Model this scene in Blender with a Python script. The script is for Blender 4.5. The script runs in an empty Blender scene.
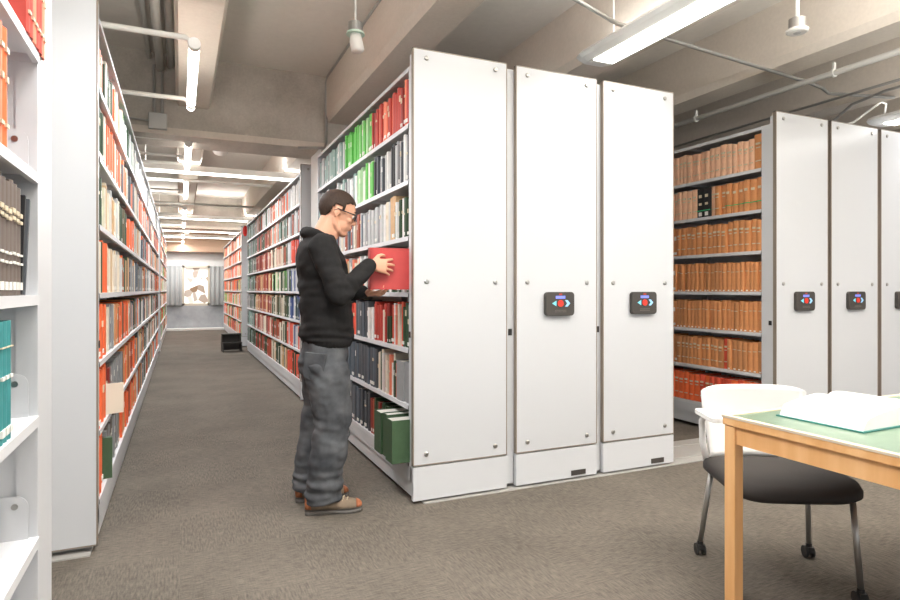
import bpy, bmesh, math, random
from mathutils import Vector, Matrix, Euler, noise
S = bpy.context.scene
COL = S.collection
PI = math.pi
rnd = random.Random(7)

# ------------------------------------------------------------------ camera, world, light, exposure
CAM_H = 1.2
YAW = math.atan(270 / 603.0)
cd = bpy.data.cameras.new('camera'); cam = bpy.data.objects.new('camera', cd); COL.objects.link(cam)
cam.location = (0, 0, CAM_H); cam.rotation_euler = (PI / 2, 0, -YAW)
cd.sensor_width = 36; cd.lens = 603 / 900 * 36; cd.shift_y = -10 / 900; cd.clip_end = 100; cd.clip_start = .02
S.camera = cam
w = bpy.data.worlds.new('world'); S.world = w; w.use_nodes = True
w.node_tree.nodes['Background'].inputs[0].default_value = (.97, .985, 1.0, 1)
w.node_tree.nodes['Background'].inputs[1].default_value = 1.0
S.view_settings.view_transform = 'Standard'; S.view_settings.look = 'None'
S.view_settings.gamma = 1; S.view_settings.use_curve_mapping = False
S.view_settings.exposure = 0.38
LAMP = 5.0          # emission of lamp diffusers
PEND_W = 10         # watts of each pendant's tubes
TUBE_W = 24
CROSS_W = 38

def area(name, loc, sx, sy, watts, rot=(0, 0, 0), col=(.965, .985, 1)):
    d = bpy.data.lights.new(name, 'AREA'); d.shape = 'RECTANGLE'; d.size = sx; d.size_y = sy
    d.energy = watts; d.color = col
    o = bpy.data.objects.new(name, d); COL.objects.link(o); o.location = loc; o.rotation_euler = rot
    return o

# ------------------------------------------------------------------ helpers
def lin(c):
    out = []
    for v in c:
        v /= 255.0
        out.append(v / 12.92 if v <= .04045 else ((v + .055) / 1.055) ** 2.4)
    return tuple(out) + (1,)

MATS = {}
def mat(name, rgb, rough=.6, metal=0, spec=.5, var=0.0, vscale=8, bump=0, bscale=200, emit=0, stretch=None, rgb2=None, coat=0):
    if name in MATS: return MATS[name]
    m = bpy.data.materials.new(name); MATS[name] = m; m.use_nodes = True
    nt = m.node_tree; b = nt.nodes['Principled BSDF']
    c = lin(rgb)
    b.inputs['Base Color'].default_value = c
    b.inputs['Roughness'].default_value = rough; b.inputs['Metallic'].default_value = metal
    b.inputs['Specular IOR Level'].default_value = spec
    if coat: b.inputs['Coat Weight'].default_value = coat
    tc = None
    def coords(sc):
        nonlocal tc
        if tc is None: tc = nt.nodes.new('ShaderNodeTexCoord')
        mp = nt.nodes.new('ShaderNodeMapping'); nt.links.new(tc.outputs['Object'], mp.inputs[0])
        mp.inputs['Scale'].default_value = stretch or (1, 1, 1)
        n = nt.nodes.new('ShaderNodeTexNoise'); n.inputs['Scale'].default_value = sc; n.inputs['Detail'].default_value = 5
        nt.links.new(mp.outputs[0], n.inputs['Vector']); return n
    if var or rgb2:
        n = coords(vscale)
        r = nt.nodes.new('ShaderNodeValToRGB'); nt.links.new(n.outputs[0], r.inputs[0])
        r.color_ramp.elements[0].position = .3; r.color_ramp.elements[1].position = .7
        c2 = lin(rgb2) if rgb2 else tuple(min(1, x * (1 + var)) for x in c[:3]) + (1,)
        c1 = c if rgb2 else tuple(x * (1 - var) for x in c[:3]) + (1,)
        r.color_ramp.elements[0].color = c1; r.color_ramp.elements[1].color = c2
        nt.links.new(r.outputs[0], b.inputs['Base Color'])
    if bump:
        n = coords(bscale); bp = nt.nodes.new('ShaderNodeBump'); bp.inputs['Strength'].default_value = bump
        bp.inputs['Distance'].default_value = .004
        nt.links.new(n.outputs[0], bp.inputs['Height']); nt.links.new(bp.outputs[0], b.inputs['Normal'])
    if emit:
        b.inputs['Emission Color'].default_value = c; b.inputs['Emission Strength'].default_value = emit
    return m

class MB:
    """collects shapes into ONE mesh"""
    def __init__(s): s.v = []; s.f = []; s.m = []; s.M = Matrix.Identity(4)
    def add(s, vs, fs, mi=0):
        o = len(s.v); s.v += [tuple(s.M @ Vector(p)) for p in vs]; s.f += [tuple(i + o for i in f) for f in fs]; s.m += [mi] * len(fs)
    def box(s, x0, x1, y0, y1, z0, z1, mi=0):
        s.add([(x0, y0, z0), (x1, y0, z0), (x1, y1, z0), (x0, y1, z0), (x0, y0, z1), (x1, y0, z1), (x1, y1, z1), (x0, y1, z1)],
              [(0, 3, 2, 1), (4, 5, 6, 7), (0, 1, 5, 4), (1, 2, 6, 5), (2, 3, 7, 6), (3, 0, 4, 7)], mi); return s
    def rings(s, rings, mi=0, cap=True, closed=False):
        n = len(rings[0]); vs = [p for r in rings for p in r]; fs = []
        k = len(rings)
        for i in range(k - 1 + (1 if closed else 0)):
            a = i * n; b = ((i + 1) % k) * n
            for j in range(n): fs.append((a + j, a + (j + 1) % n, b + (j + 1) % n, b + j))
        if cap and not closed:
            fs.append(tuple(range(n - 1, -1, -1))); fs.append(tuple((k - 1) * n + j for j in range(n)))
        s.add(vs, fs, mi); return s
    def tube(s, pts, r, n=10, mi=0, cap=True):
        pts = [Vector(p) for p in pts]; rr = r if isinstance(r, (list, tuple)) else [r] * len(pts)
        rings = []; up = None
        for i, p in enumerate(pts):
            t = (pts[min(i + 1, len(pts) - 1)] - pts[max(i - 1, 0)]).normalized()
            if up is None:
                up = Vector((0, 0, 1)) if abs(t.z) < .9 else Vector((1, 0, 0))
            a = t.cross(up).normalized(); b = a.cross(t).normalized(); up = b
            rings.append([tuple(p + a * (rr[i] * math.cos(2 * PI * k / n)) + b * (rr[i] * math.sin(2 * PI * k / n))) for k in range(n)])
        s.rings(rings, mi, cap); return s
    def ell(s, c, r, n=16, m=10, mi=0, rot=None):
        rot = rot or Matrix.Identity(3); c = Vector(c); vs = [tuple(c + rot @ Vector((0, 0, r[2])))]; fs = []
        for i in range(1, m):
            t = PI * i / m
            for j in range(n):
                p = 2 * PI * j / n
                vs.append(tuple(c + rot @ Vector((r[0] * math.sin(t) * math.cos(p), r[1] * math.sin(t) * math.sin(p), r[2] * math.cos(t)))))
        vs.append(tuple(c + rot @ Vector((0, 0, -r[2])))); L = len(vs) - 1
        for j in range(n): fs.append((0, 1 + j, 1 + (j + 1) % n))
        for i in range(m - 2):
            for j in range(n):
                a = 1 + i * n; fs.append((a + j, a + n + j, a + n + (j + 1) % n, a + (j + 1) % n))
        a = 1 + (m - 2) * n
        for j in range(n): fs.append((a + j, L, a + (j + 1) % n))
        s.add(vs, fs, mi); return s
    def prism(s, poly, axis, a, b, mi=0):
        """polygon extruded along axis; poly in the two other axes in order"""
        def P(u, v, t): return {'x': (t, u, v), 'y': (u, t, v), 'z': (u, v, t)}[axis]
        n = len(poly); vs = [P(u, v, a) for u, v in poly] + [P(u, v, b) for u, v in poly]
        fs = [(i, (i + 1) % n, n + (i + 1) % n, n + i) for i in range(n)] + [tuple(range(n - 1, -1, -1)), tuple(range(n, 2 * n))]
        s.add(vs, fs, mi); return s
    def build(s, name, mats, parent=None, smooth=False, bevel=0, org=None):
        me = bpy.data.meshes.new(name)
        v = s.v
        if org is not None: v = [(p[0] - org[0], p[1] - org[1], p[2] - org[2]) for p in v]
        me.from_pydata(v, [], s.f)
        ms = mats if isinstance(mats, (list, tuple)) else [mats]
        for m in ms: me.materials.append(m)
        if len(ms) > 1: me.polygons.foreach_set('material_index', s.m)
        bm = bmesh.new(); bm.from_mesh(me); bmesh.ops.recalc_face_normals(bm, faces=bm.faces)
        if bevel: bmesh.ops.bevel(bm, geom=list(bm.edges), offset=bevel, segments=2, affect='EDGES', profile=.5, clamp_overlap=True)
        bm.to_mesh(me); bm.free()
        if smooth: me.polygons.foreach_set('use_smooth', [True] * len(me.polygons))
        o = bpy.data.objects.new(name, me); COL.objects.link(o)
        if org is not None: o.location = org
        if parent: o.parent = parent
        return o

def tag(o, label=None, cat=None, group=None, kind=None):
    if label: o['label'] = label
    if cat: o['category'] = cat
    if group: o['group'] = group
    if kind: o['kind'] = kind
    return o
def thing(name, label, cat, loc=(0, 0, 0), rz=0, group=None):
    o = bpy.data.objects.new(name, None); o.empty_display_size = .1; COL.objects.link(o)
    o.location = loc; o.rotation_euler = (0, 0, rz); return tag(o, label, cat, group)
def struct(o): o['kind'] = 'structure'; return o
def rrect(u0, u1, v0, v1, r, n=4):
    out = []
    for cu, cv, a in ((u1 - r, v1 - r, 0), (u0 + r, v1 - r, 90), (u0 + r, v0 + r, 180), (u1 - r, v0 + r, 270)):
        for k in range(n + 1):
            t = math.radians(a + 90 * k / n); out.append((cu + r * math.cos(t), cv + r * math.sin(t)))
    return out

# ------------------------------------------------------------------ materials
WHITE = mat('white_enamel', (207, 209, 212), .38, spec=.45)
SHELFW = mat('shelf_enamel', (216, 217, 220), .42, spec=.4)
PANEL = mat('white_laminate', (201, 203, 206), .3, spec=.5)
TRIM = mat('brown_edge_band', (138, 126, 114), .5)
STEEL = mat('brushed_steel', (176, 174, 170), .32, 1)
ALU = mat('aluminium_trim', (200, 200, 198), .35, .8)
BLACK = mat('black_plastic', (34, 33, 33), .45)
DARK = mat('dark_grey_plastic', (66, 62, 58), .45)
PIPEW = mat('white_painted_pipe', (226, 223, 216), .45)
GALV = mat('galvanised_conduit', (170, 168, 164), .4, .7)

def concrete(name, base, dark, scale=1.0, fine=.5):
    m = bpy.data.materials.new(name); m.use_nodes = True; nt = m.node_tree; b = nt.nodes['Principled BSDF']
    b.inputs['Roughness'].default_value = .85; b.inputs['Specular IOR Level'].default_value = .25
    tc = nt.nodes.new('ShaderNodeTexCoord')
    n1 = nt.nodes.new('ShaderNodeTexNoise'); n1.inputs['Scale'].default_value = 1.6 * scale; n1.inputs['Detail'].default_value = 8; n1.inputs['Roughness'].default_value = .65
    n2 = nt.nodes.new('ShaderNodeTexNoise'); n2.inputs['Scale'].default_value = 40 * scale; n2.inputs['Detail'].default_value = 4
    mp = nt.nodes.new('ShaderNodeMapping'); mp.inputs['Scale'].default_value = (1, .35, 1)
    nt.links.new(tc.outputs['Object'], mp.inputs[0]); nt.links.new(mp.outputs[0], n1.inputs['Vector']); nt.links.new(tc.outputs['Object'], n2.inputs['Vector'])
    r = nt.nodes.new('ShaderNodeValToRGB'); r.color_ramp.elements[0].position = .32; r.color_ramp.elements[1].position = .68
    r.color_ramp.elements[0].color = lin(dark); r.color_ramp.elements[1].color = lin(base)
    nt.links.new(n1.outputs[0], r.inputs[0])
    mx = nt.nodes.new('ShaderNodeMix'); mx.data_type = 'RGBA'; mx.blend_type = 'MULTIPLY'; mx.inputs[0].default_value = fine
    r2 = nt.nodes.new('ShaderNodeValToRGB'); r2.color_ramp.elements[0].color = (.72, .72, .72, 1); r2.color_ramp.elements[1].color = (1.15, 1.15, 1.15, 1)
    nt.links.new(n2.outputs[0], r2.inputs[0]); nt.links.new(r.outputs[0], mx.inputs[6]); nt.links.new(r2.outputs[0], mx.inputs[7])
    nt.links.new(mx.outputs[2], b.inputs['Base Color'])
    bp = nt.nodes.new('ShaderNodeBump'); bp.inputs['Strength'].default_value = .25; bp.inputs['Distance'].default_value = .005
    nt.links.new(n2.outputs[0], bp.inputs['Height']); nt.links.new(bp.outputs[0], b.inputs['Normal'])
    return m
SLAB = concrete('ceiling_slab_concrete', (232, 226, 217), (223, 216, 206), .5, .25)
RIB = concrete('concrete_rib', (222, 212, 200), (208, 197, 184), 1.0, .4)
GIRD = concrete('rough_girder_concrete', (204, 196, 185), (166, 157, 146), 1.3, .7)
LOWW = concrete('grey_wall_concrete', (180, 182, 184), (150, 152, 155), 1.2, .5)
WALLM = mat('white_wall_paint', (222, 220, 216), .8, var=.03)

def carpet():
    m = bpy.data.materials.new('grey_carpet_tiles'); m.use_nodes = True; nt = m.node_tree; b = nt.nodes['Principled BSDF']
    b.inputs['Roughness'].default_value = .95; b.inputs['Specular IOR Level'].default_value = .1
    L = nt.links.new
    tc = nt.nodes.new('ShaderNodeTexCoord'); outs = []
    for sc in ((20, 130, 1), (130, 20, 1)):
        mp = nt.nodes.new('ShaderNodeMapping'); mp.inputs['Scale'].default_value = sc
        n = nt.nodes.new('ShaderNodeTexNoise'); n.inputs['Scale'].default_value = 1; n.inputs['Detail'].default_value = 3
        L(tc.outputs['Object'], mp.inputs[0]); L(mp.outputs[0], n.inputs['Vector']); outs.append(n.outputs[0])
    ck = nt.nodes.new('ShaderNodeTexChecker'); ck.inputs['Scale'].default_value = 2.0
    ck.inputs['Color1'].default_value = (0.25,) * 3 + (1,); ck.inputs['Color2'].default_value = (.75,) * 3 + (1,)
    L(tc.outputs['Object'], ck.inputs['Vector'])
    mx = nt.nodes.new('ShaderNodeMix'); mx.data_type = 'FLOAT'; L(ck.outputs['Color'], mx.inputs[0]); L(outs[0], mx.inputs[2]); L(outs[1], mx.inputs[3])
    big = nt.nodes.new('ShaderNodeTexNoise'); big.inputs['Scale'].default_value = 2.2; big.inputs['Detail'].default_value = 3; L(tc.outputs['Object'], big.inputs['Vector'])
    fine = nt.nodes.new('ShaderNodeTexNoise'); fine.inputs['Scale'].default_value = 190; fine.inputs['Detail'].default_value = 2; L(tc.outputs['Object'], fine.inputs['Vector'])
    a = nt.nodes.new('ShaderNodeMath'); a.operation = 'MULTIPLY_ADD'; a.inputs[1].default_value = .35; L(big.outputs[0], a.inputs[0]); L(mx.outputs[0], a.inputs[2])
    a2 = nt.nodes.new('ShaderNodeMath'); a2.operation = 'MULTIPLY_ADD'; a2.inputs[1].default_value = .28; L(fine.outputs[0], a2.inputs[0]); L(a.outputs[0], a2.inputs[2])
    r = nt.nodes.new('ShaderNodeValToRGB'); r.color_ramp.elements[0].position = .62; r.color_ramp.elements[1].position = 1.0
    r.color_ramp.elements[0].color = lin((88, 83, 76)); r.color_ramp.elements[1].color = lin((122, 114, 105))
    L(a2.outputs[0], r.inputs[0]); L(r.outputs[0], b.inputs['Base Color'])
    bp = nt.nodes.new('ShaderNodeBump'); bp.inputs['Strength'].default_value = .5; bp.inputs['Distance'].default_value = .004
    L(a2.outputs[0], bp.inputs['Height']); L(bp.outputs[0], b.inputs['Normal'])
    return m
CARPET = carpet()

# ------------------------------------------------------------------ room shell
XL, XR, YB, YF = -6.0, 13.0, -5.0, 20.3
struct(MB().box(XL, XR, YB, YF, -.1, 0).build('floor', CARPET))
struct(MB().box(XL, XR, YB, YF, 3.33, 3.5).build('ceiling', SLAB))
girders = [(6.0, 6.6), (14.9, 15.5)]
spans = [(YB, 6.0), (6.6, 14.9), (15.5, YF)]
k = 1
for i in range(-4, 9):
    xc = .115 + 1.362 * i
    for a, b in spans:
        m = MB(); m.prism([(xc - .152, 3.33), (xc - .15, 2.93), (xc - .125, 2.87), (xc + .125, 2.87), (xc + .15, 2.93), (xc + .152, 3.33)], 'y', a, b)
        struct(m.build('trim_%d' % k, RIB)); k += 1
for a, b in girders:
    struct(MB().box(XL, XR, a, b, 2.62, 3.33).build('trim_%d' % k, GIRD)); k += 1
    struct(MB().box(XL, XR, a - .02, a, 2.60, 2.66).build('trim_%d' % k, RIB)); k += 1
# far wall with its window; low concrete sill wall below
FW = 20.0
struct(MB().box(XL, XR, FW, FW + .3, 0, .72).build('wall_far_lower', LOWW))
m = MB(); m.box(XL, .10, FW + .05, FW + .3, .72, 3.33); m.box(.80, XR, FW + .05, FW + .3, .72, 3.33); m.box(.10, .80, FW + .05, FW + .3, 1.95, 3.33)
struct(m.build('wall_far', WALLM))
m = MB()
for x0, x1, z0, z1 in ((.06, .12, .72, 1.95), (.78, .84, .72, 1.95), (.06, .84, .72, .79), (.06, .84, 1.88, 1.95)): m.box(x0, x1, FW, FW + .12, z0, z1)
struct(m.build('window_1', mat('window_frame_beige', (206, 196, 178), .5)))
gm = bpy.data.materials.new('window_view_glass'); gm.use_nodes = True
nt = gm.node_tree; b = nt.nodes['Principled BSDF']; tc = nt.nodes.new('ShaderNodeTexCoord')
n = nt.nodes.new('ShaderNodeTexVoronoi'); n.inputs['Scale'].default_value = 5; nt.links.new(tc.outputs['Object'], n.inputs['Vector'])
r = nt.nodes.new('ShaderNodeValToRGB'); r.color_ramp.elements[0].color = lin((120, 92, 66)); r.color_ramp.elements[1].color = lin((230, 228, 222)); r.color_ramp.elements[1].position = .5
sp = nt.nodes.new('ShaderNodeSeparateColor'); nt.links.new(n.outputs['Color'], sp.inputs[0]); nt.links.new(sp.outputs[0], r.inputs[0])
nt.links.new(r.outputs[0], b.inputs['Base Color']); nt.links.new(r.outputs[0], b.inputs['Emission Color']); b.inputs['Emission Strength'].default_value = .55; b.inputs['Roughness'].default_value = .1
struct(MB().box(.10, .80, FW + .06, FW + .08, .74, 1.93).build('window_2', gm))
struct(MB().box(XL - .2, XL, YB, YF, 0, 3.33).build('wall_left', WALLM))
struct(MB().box(XR, XR + .2, YB, YF, 0, 3.33).build('wall_right', WALLM))
struct(MB().box(XL, XR, FW - .28, FW - .02, 2.35, 3.33).build('trim_%d' % k, mat('brown_bulkhead', (168, 140, 118), .8))); k += 1
struct(MB().box(XL, XR, FW - .5, FW - .02, 0, .05).build('baseboard_far', WALLM))
# rail decks in the floor that the mobile carriages roll on
DECK = mat('grey_rail_deck', (172, 170, 166), .5, var=.03)
for x0, x1 in ((1.25, 8.0), (-2.2, -.37)):
    for a, b in ((3.14, 3.62), (5.05, 5.45)):
        m = MB(); m.box(x0, x1, a, b, 0, .006)
        m.box(x0, x1, a + .09, a + .13, .006, .012); m.box(x0, x1, b - .13, b - .09, .006, .012)
        struct(m.build('trim_%d' % k, DECK)); k += 1
# columns under the girders
for x0, x1, y0, y1 in ((1.28, 1.85, 6.0, 6.5), (1.28, 1.85, 12.75, 13.25)):
    struct(MB().box(x0, x1, y0, y1, 0, 2.62).build('trim_%d' % k, mat('pale_column_paint', (214, 211, 206), .7, var=.04, vscale=5))); k += 1
# curtains on the far wall
CURT = mat('silver_curtain', (150, 150, 148), .6)
for nm, x0, x1 in (('left', -1.0, .06), ('right', .84, 2.2)):
    m = MB(); N = int((x1 - x0) / .02); ring = []
    for i in range(N + 1):
        x = x0 + (x1 - x0) * i / N; y = FW - .08 + .035 * math.sin(i * .95)
        ring.append((x, y))
    m.add([(x, y, .74) for x, y in ring] + [(x, y, 1.93) for x, y in ring] + [(x, y + .012, .74) for x, y in ring] + [(x, y + .012, 1.93) for x, y in ring],
          [(i, i + 1, N + 2 + i, N + 1 + i) for i in range(N)] + [(2 * (N + 1) + i, 3 * (N + 1) + i, 3 * (N + 1) + i + 1, 2 * (N + 1) + i + 1) for i in range(N)] +
          [(N + 1 + i, N + 2 + i, 3 * (N + 1) + i + 1, 3 * (N + 1) + i) for i in range(N)])
    tag(m.build('curtain', CURT, smooth=True), 'silver pleated curtain hanging at the aisle end, %s of the window' % nm, 'curtain', 'curtains at the far wall')

# ------------------------------------------------------------------ lamps
EM = mat('lit_diffuser', (255, 252, 245), .5, emit=LAMP)
EMT = mat('lit_tube', (255, 251, 244), .5, emit=6)
HOUS = mat('lamp_housing_white', (234, 232, 228), .4)

def pendant(x, yfar, ylen, label, zb=2.75):
    t = thing('pendant_lamp', label, 'lamp', (x, yfar, zb), group='long pendant lamps')
    m = MB(); prof = [(-.165, .040), (-.14, .068), (-.06, .085), (.06, .085), (.14, .068), (.165, .040), (.14, .022), (.085, .004), (-.085, .004), (-.14, .022)]
    m.rings([[(u * s, y, .045 + (v - .045) * s) for u, v in prof] for y, s in ((0, .55), (-.03, .85), (-.09, 1), (-ylen + .09, 1), (-ylen + .03, .85), (-ylen, .55))])
    m.build('housing', HOUS, t, smooth=False)
    MB().prism([(-.080, -.004), (.080, -.004), (.080, .006), (-.080, .006)], 'y', -ylen + .14, -.14).build('diffuser', EM, t)
    for y in (-.25, -ylen + .25):
        MB().tube([(0, y, .08), (0, y, .58)], .006, 8).build('suspension_rod', PIPEW, t)
    area('pendant_light', (x, yfar - ylen / 2, zb - .008), .11, ylen - .3, PEND_W)
    u = area('pendant_uplight', (x, yfar - ylen / 2, zb + .10), .15, ylen - .3, PEND_W * .5, rot=(PI, 0, 0))
    return t
pendant(2.62, 3.45, 2.44, 'white pendant lamp above the table, hanging in front of three tall panels')
pendant(5.86, 3.50, 2.44, 'white pendant lamp cut by right picture edge, above the far panels', 2.70)
# further lamps of the same rows over the reading area behind the camera
for x, y in ((2.66, .3), (5.86, .3), (-.6, -1.2), (2.66, -2.4), (-3.6, .3)): 
    area('reading_room_lamp', (x, y - 1, 2.75), .3, 2.4, PEND_W * 1.0)

# added fill light above the view, brightens the shelf faces along the aisles
area('added_shelf_fill', (.15, 1.9, 2.8), .5, 1.2, 34)
for x, y in ((-.6, 1.0), (.8, .9), (2.15, .8), (3.5, .6), (4.9, .2), (6.2, -.2)): area('added_ceiling_fill', (x, y, 2.5), 1.0, 1.2, 66 if x < 3 else 100, rot=(PI, 0, 0))  # unseen area lights added to brighten the ceiling between the ribs
ORD = ['zeroth', 'first', 'second', 'third', 'fourth', 'fifth', 'sixth', 'seventh', 'eighth', 'ninth', 'tenth', 'eleventh', 'twelfth', 'thirteenth', 'fourteenth',
       'fifteenth', 'sixteenth', 'seventeenth', 'eighteenth', 'nineteenth']
TENS = ['', '', 'twent', 'thirt', 'fort', 'fift', 'sixt', 'sevent', 'eight', 'ninet']
def ordw(n):
    if n < 20: return ORD[n]
    if n >= 100: return str(n) + 'th'
    return TENS[n // 10] + ('ieth' if n % 10 == 0 else 'y-' + ORD[n % 10])

near = ['nearest glowing tube lamp on two white arms above the aisle']
tubes = [3.75, 6.3, 8.7, 11.3, 13.4, 16.4, 18.4]
for i, y0 in enumerate(tubes):
    lab = near[0] if i == 0 else 'glowing white tube lamp above the aisle, %s from the camera' % ordw(i + 1)
    t = thing('tube_lamp', lab, 'lamp', (.075, y0, 2.6), group='tube lamps along the aisle')
    L = 1.3
    MB().tube([(0, 0, 0), (0, .02, 0), (0, L - .02, 0), (0, L, 0)], [.012, .03, .03, .012], 12).build('tube', EMT, t, smooth=True)
    for y in (-.02, L - .12):
        MB().tube([(0, y - .02, .0), (0, y + .03, .0)], .034, 12).build('end_cap', HOUS, t)
        MB().tube([(0, y, .0), (-.05, y, .03), (-.60, y, .03), (-.62, y, .01), (-.62, y, -.126)], .017, 10).build('arm', PIPEW, t, smooth=True)
    area('tube_light', (.075, y0 + L / 2, 2.565), .05, L, TUBE_W)
for i, (y, x0, x1) in enumerate(((8.6, -1.6, 3.2), (14.2, -1.6, 3.2), (17.2, -1.6, 3.2), (19.2, -1.6, 3.2))):
    t = thing('linear_lamp', 'long white linear lamp crossing above the aisle, %s from the camera' % ordw(i + 1), 'lamp', ((x0 + x1) / 2, y, 2.74), group='crosswise ceiling lamps')
    h = (x1 - x0) / 2
    MB().prism([(-.09, .0), (.09, .0), (.06, .08), (-.06, .08)], 'x', -h, h).build('housing', HOUS, t)
    MB().box(-h + .05, h - .05, -.07, .07, -.012, .0).build('diffuser', EM, t)
    for s in (-1, 1): MB().tube([(s * h * .5, 0, .07), (s * h * .5, 0, .59 if False else .585)], .006, 6).build('suspension_rod', PIPEW, t)
    area('linear_light', ((x0 + x1) / 2, y, 2.725), x1 - x0, .15, CROSS_W * (1 if i < 2 else .45))
    area('linear_uplight', ((x0 + x1) / 2, y, 2.85), x1 - x0, .15, CROSS_W * (.6 if i < 2 else .3), rot=(PI, 0, 0))

# ------------------------------------------------------------------ shelving
LV = [.225 + .3205 * i for i in range(8)]       # shelf surfaces; the last is the top
SH_T = .026
RAIL = {}
def shelving(name, label, x0, x1, y0, y1, faces, panel=True, control=False, badge=False, group=None, H=2.557, panel_far=False, sect=.92, brackets=False, post=.018, bolts=True, stile=0):
    t = thing(name, label, 'shelving unit', ((x0 + x1) / 2, y0, 0), group=group)
    ox, oy = (x0 + x1) / 2, y0; hw = (x1 - x0) / 2; Ly = y1 - y0
    B = lambda: MB()
    pz0 = .213 if bolts else .03
    py = .04 if panel else 0.0
    # base carriage with a stepped kick board
    m = B(); m.box(-hw + .012, hw - .012, .02, Ly, .03, .12); m.box(-hw, hw, .006, Ly, .12, LV[0] - SH_T)
    if panel and bolts: m.box(-hw + .002, hw - .002, .0, .03, .018, .206)
    m.build('base', WHITE, t)
    if panel:
        p = B().box(-hw + .006, hw - .006, 0, .024, pz0 + .006, H - .006).build('end_panel', PANEL, t)
        e = B()
        for a in ((-hw, -hw + .006, pz0, H), (hw - .006, hw, pz0, H)): e.box(a[0], a[1], -.001, .026, a[2], a[3])
        e.box(-hw, hw, -.001, .026, pz0, pz0 + .006); e.box(-hw, hw, -.001, .026, H - .006, H)
        e.build('edge_band', TRIM, p)
        for sx in (-1, 1):
            for z in ((.275, 1.247, 2.506) if bolts else ()):
                b = B(); b.tube([(0, 0, 0), (0, -.006, 0), (0, -.009, 0)], [.0135, .0135, .009], 14)
                o = b.build('bolt', STEEL, p, smooth=False); o.location = (sx * (hw - .08), 0, z)
        # pale side frame behind the panel
        B().box(-hw + .0, hw, .026, .05, .12, H - .03).build('end_frame', WHITE, t)
        if faces:
            for sx in faces:
                b = B().box(sx * (hw + .001) - .0005, sx * (hw + .001) + .0005 + sx * .002, .035, .062, .93, .965); b.build('sensor', BLACK, t)
        if stile:
            q = B().box(-hw - stile, -hw - .002, .03, .06, .03, H - .02).build('side_stile', WHITE, t)
            B().box(-hw - stile * .75, -hw - stile * .25, .027, .031, .925, .965).build('sensor', BLACK, q)
        if badge: B().box(hw - .20, hw - .09, -.004, 0, .03, .062).build('badge', DARK, t)
        if control:
            cx = .018 if control is True else control
            c = B().prism(rrect(cx - .105, cx + .105, 1.04, 1.188, .022), 'y', -.028, 0).build('control_panel', DARK, t, bevel=.003)
            y = -.0295
            B().box(cx - .035, cx + .035, y, -.026, 1.146, 1.164).build('display', mat('blue_display', (110, 120, 215), .3, emit=.5), c)
            B().prism([(cx - .062, 1.117), (cx - .030, 1.134), (cx - .030, 1.100)], 'y', y, -.026).build('left_arrow', mat('cyan_key', (120, 205, 225), .4, emit=.25), c)
            B().prism([(cx + .034, 1.137), (cx + .052, 1.137), (cx + .072, 1.117), (cx + .052, 1.097), (cx + .034, 1.097), (cx + .050, 1.117)], 'y', y, -.026).build('right_arrow', mat('pale_blue_key', (150, 200, 245), .4, emit=.25), c)
            b = B().tube([(cx, -.026, 1.117), (cx, -.033, 1.117)], .021, 18); b.build('stop_button', mat('red_key', (226, 60, 45), .35), c)
            m = B()
            for zz in (1.072, 1.062):
                for q in range(9): m.box(cx - .04 + q * .0095, cx - .034 + q * .0095, y, -.026, zz, zz + .005)
            m.build('printed_text', mat('faint_print', (112, 106, 100), .5), c)
            B().box(cx - .010, cx + .012, y, -.026, 1.168, 1.178).build('logo_mark', mat('red_print', (200, 62, 48), .5), c)
    if panel_far: B().box(-hw, hw, Ly - .02, Ly, .1, H - .05).build('end_panel', PANEL, t)
    B().box(-.012, .012, .03, Ly - .005, LV[0], LV[7]).build('divider_panel', SHELFW, t)
    n = max(1, round(Ly / sect)); st = (Ly - py) / n
    sides = faces if faces else (1,)
    for sx in sides:
        for i in range(n + 1):
            yy = py + st * i
            a, b = (yy, yy + (post if panel else .018)) if i == 0 else ((yy - (.018 if panel else post), yy) if i == n else (yy - .009, yy + .009))
            m = B(); xs = sorted((sx * .02, sx * (hw - .022)))
            if i in (0, n): m.box(xs[0], xs[1], a + .004, b - .004, LV[0] - SH_T, LV[7])
            xs = sorted((sx * (hw - .05), sx * (hw - .001))) if i in (0, n) else sorted((sx * .013, sx * .06)); m.box(xs[0], xs[1], a, b, LV[0] - SH_T, LV[7])
            m.build('upright', WHITE, t)
        for lv in range(8):
            for i in range(n):
                a = py + st * i + (post if panel and i == 0 else (.018 if i == 0 else .0008)); b = py + st * (i + 1) - ((.018 if panel else post) if i == n - 1 else .0008)
                xs = sorted((sx * .013, sx * (hw + .003 if lv < 7 else hw)))
                m = B(); m.box(xs[0], xs[1], a, b, LV[lv] - .004, LV[lv]);
                lip = sorted((sx * (hw - .012), sx * (hw + .003))); m.box(lip[0], lip[1], a, b, LV[lv] - SH_T, LV[lv] - .004)
                m.box(xs[0], xs[1], a, a + .003, LV[lv] - SH_T, LV[lv] - .004); m.box(xs[0], xs[1], b - .003, b, LV[lv] - SH_T, LV[lv] - .004)
                m.build('shelf', SHELFW, t)
                if brackets and lv < 7:
                    m = B(); xa, xb = .02, hw - .02
                    P = [(xa, LV[lv]), (xb, LV[lv]), (xb, LV[lv] + .085)] + [(xb - .03 + .03 * math.cos(q * PI / 8), LV[lv] + .085 + .03 * math.sin(q * PI / 8)) for q in range(1, 5)] + [(xa, LV[lv] + .115)]
                    P = [(sx * u, v) for u, v in P]
                    m.prism(P, 'y', b - .010, b - .007); o = m.build('shelf_bracket', WHITE, t)
                    m = B().tube([(sx * (xb - .03), b - .012, LV[lv] + .088), (sx * (xb - .03), b - .010, LV[lv] + .088)], .008, 12); m.build('hole_rim', STEEL, o)
    return t

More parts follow.
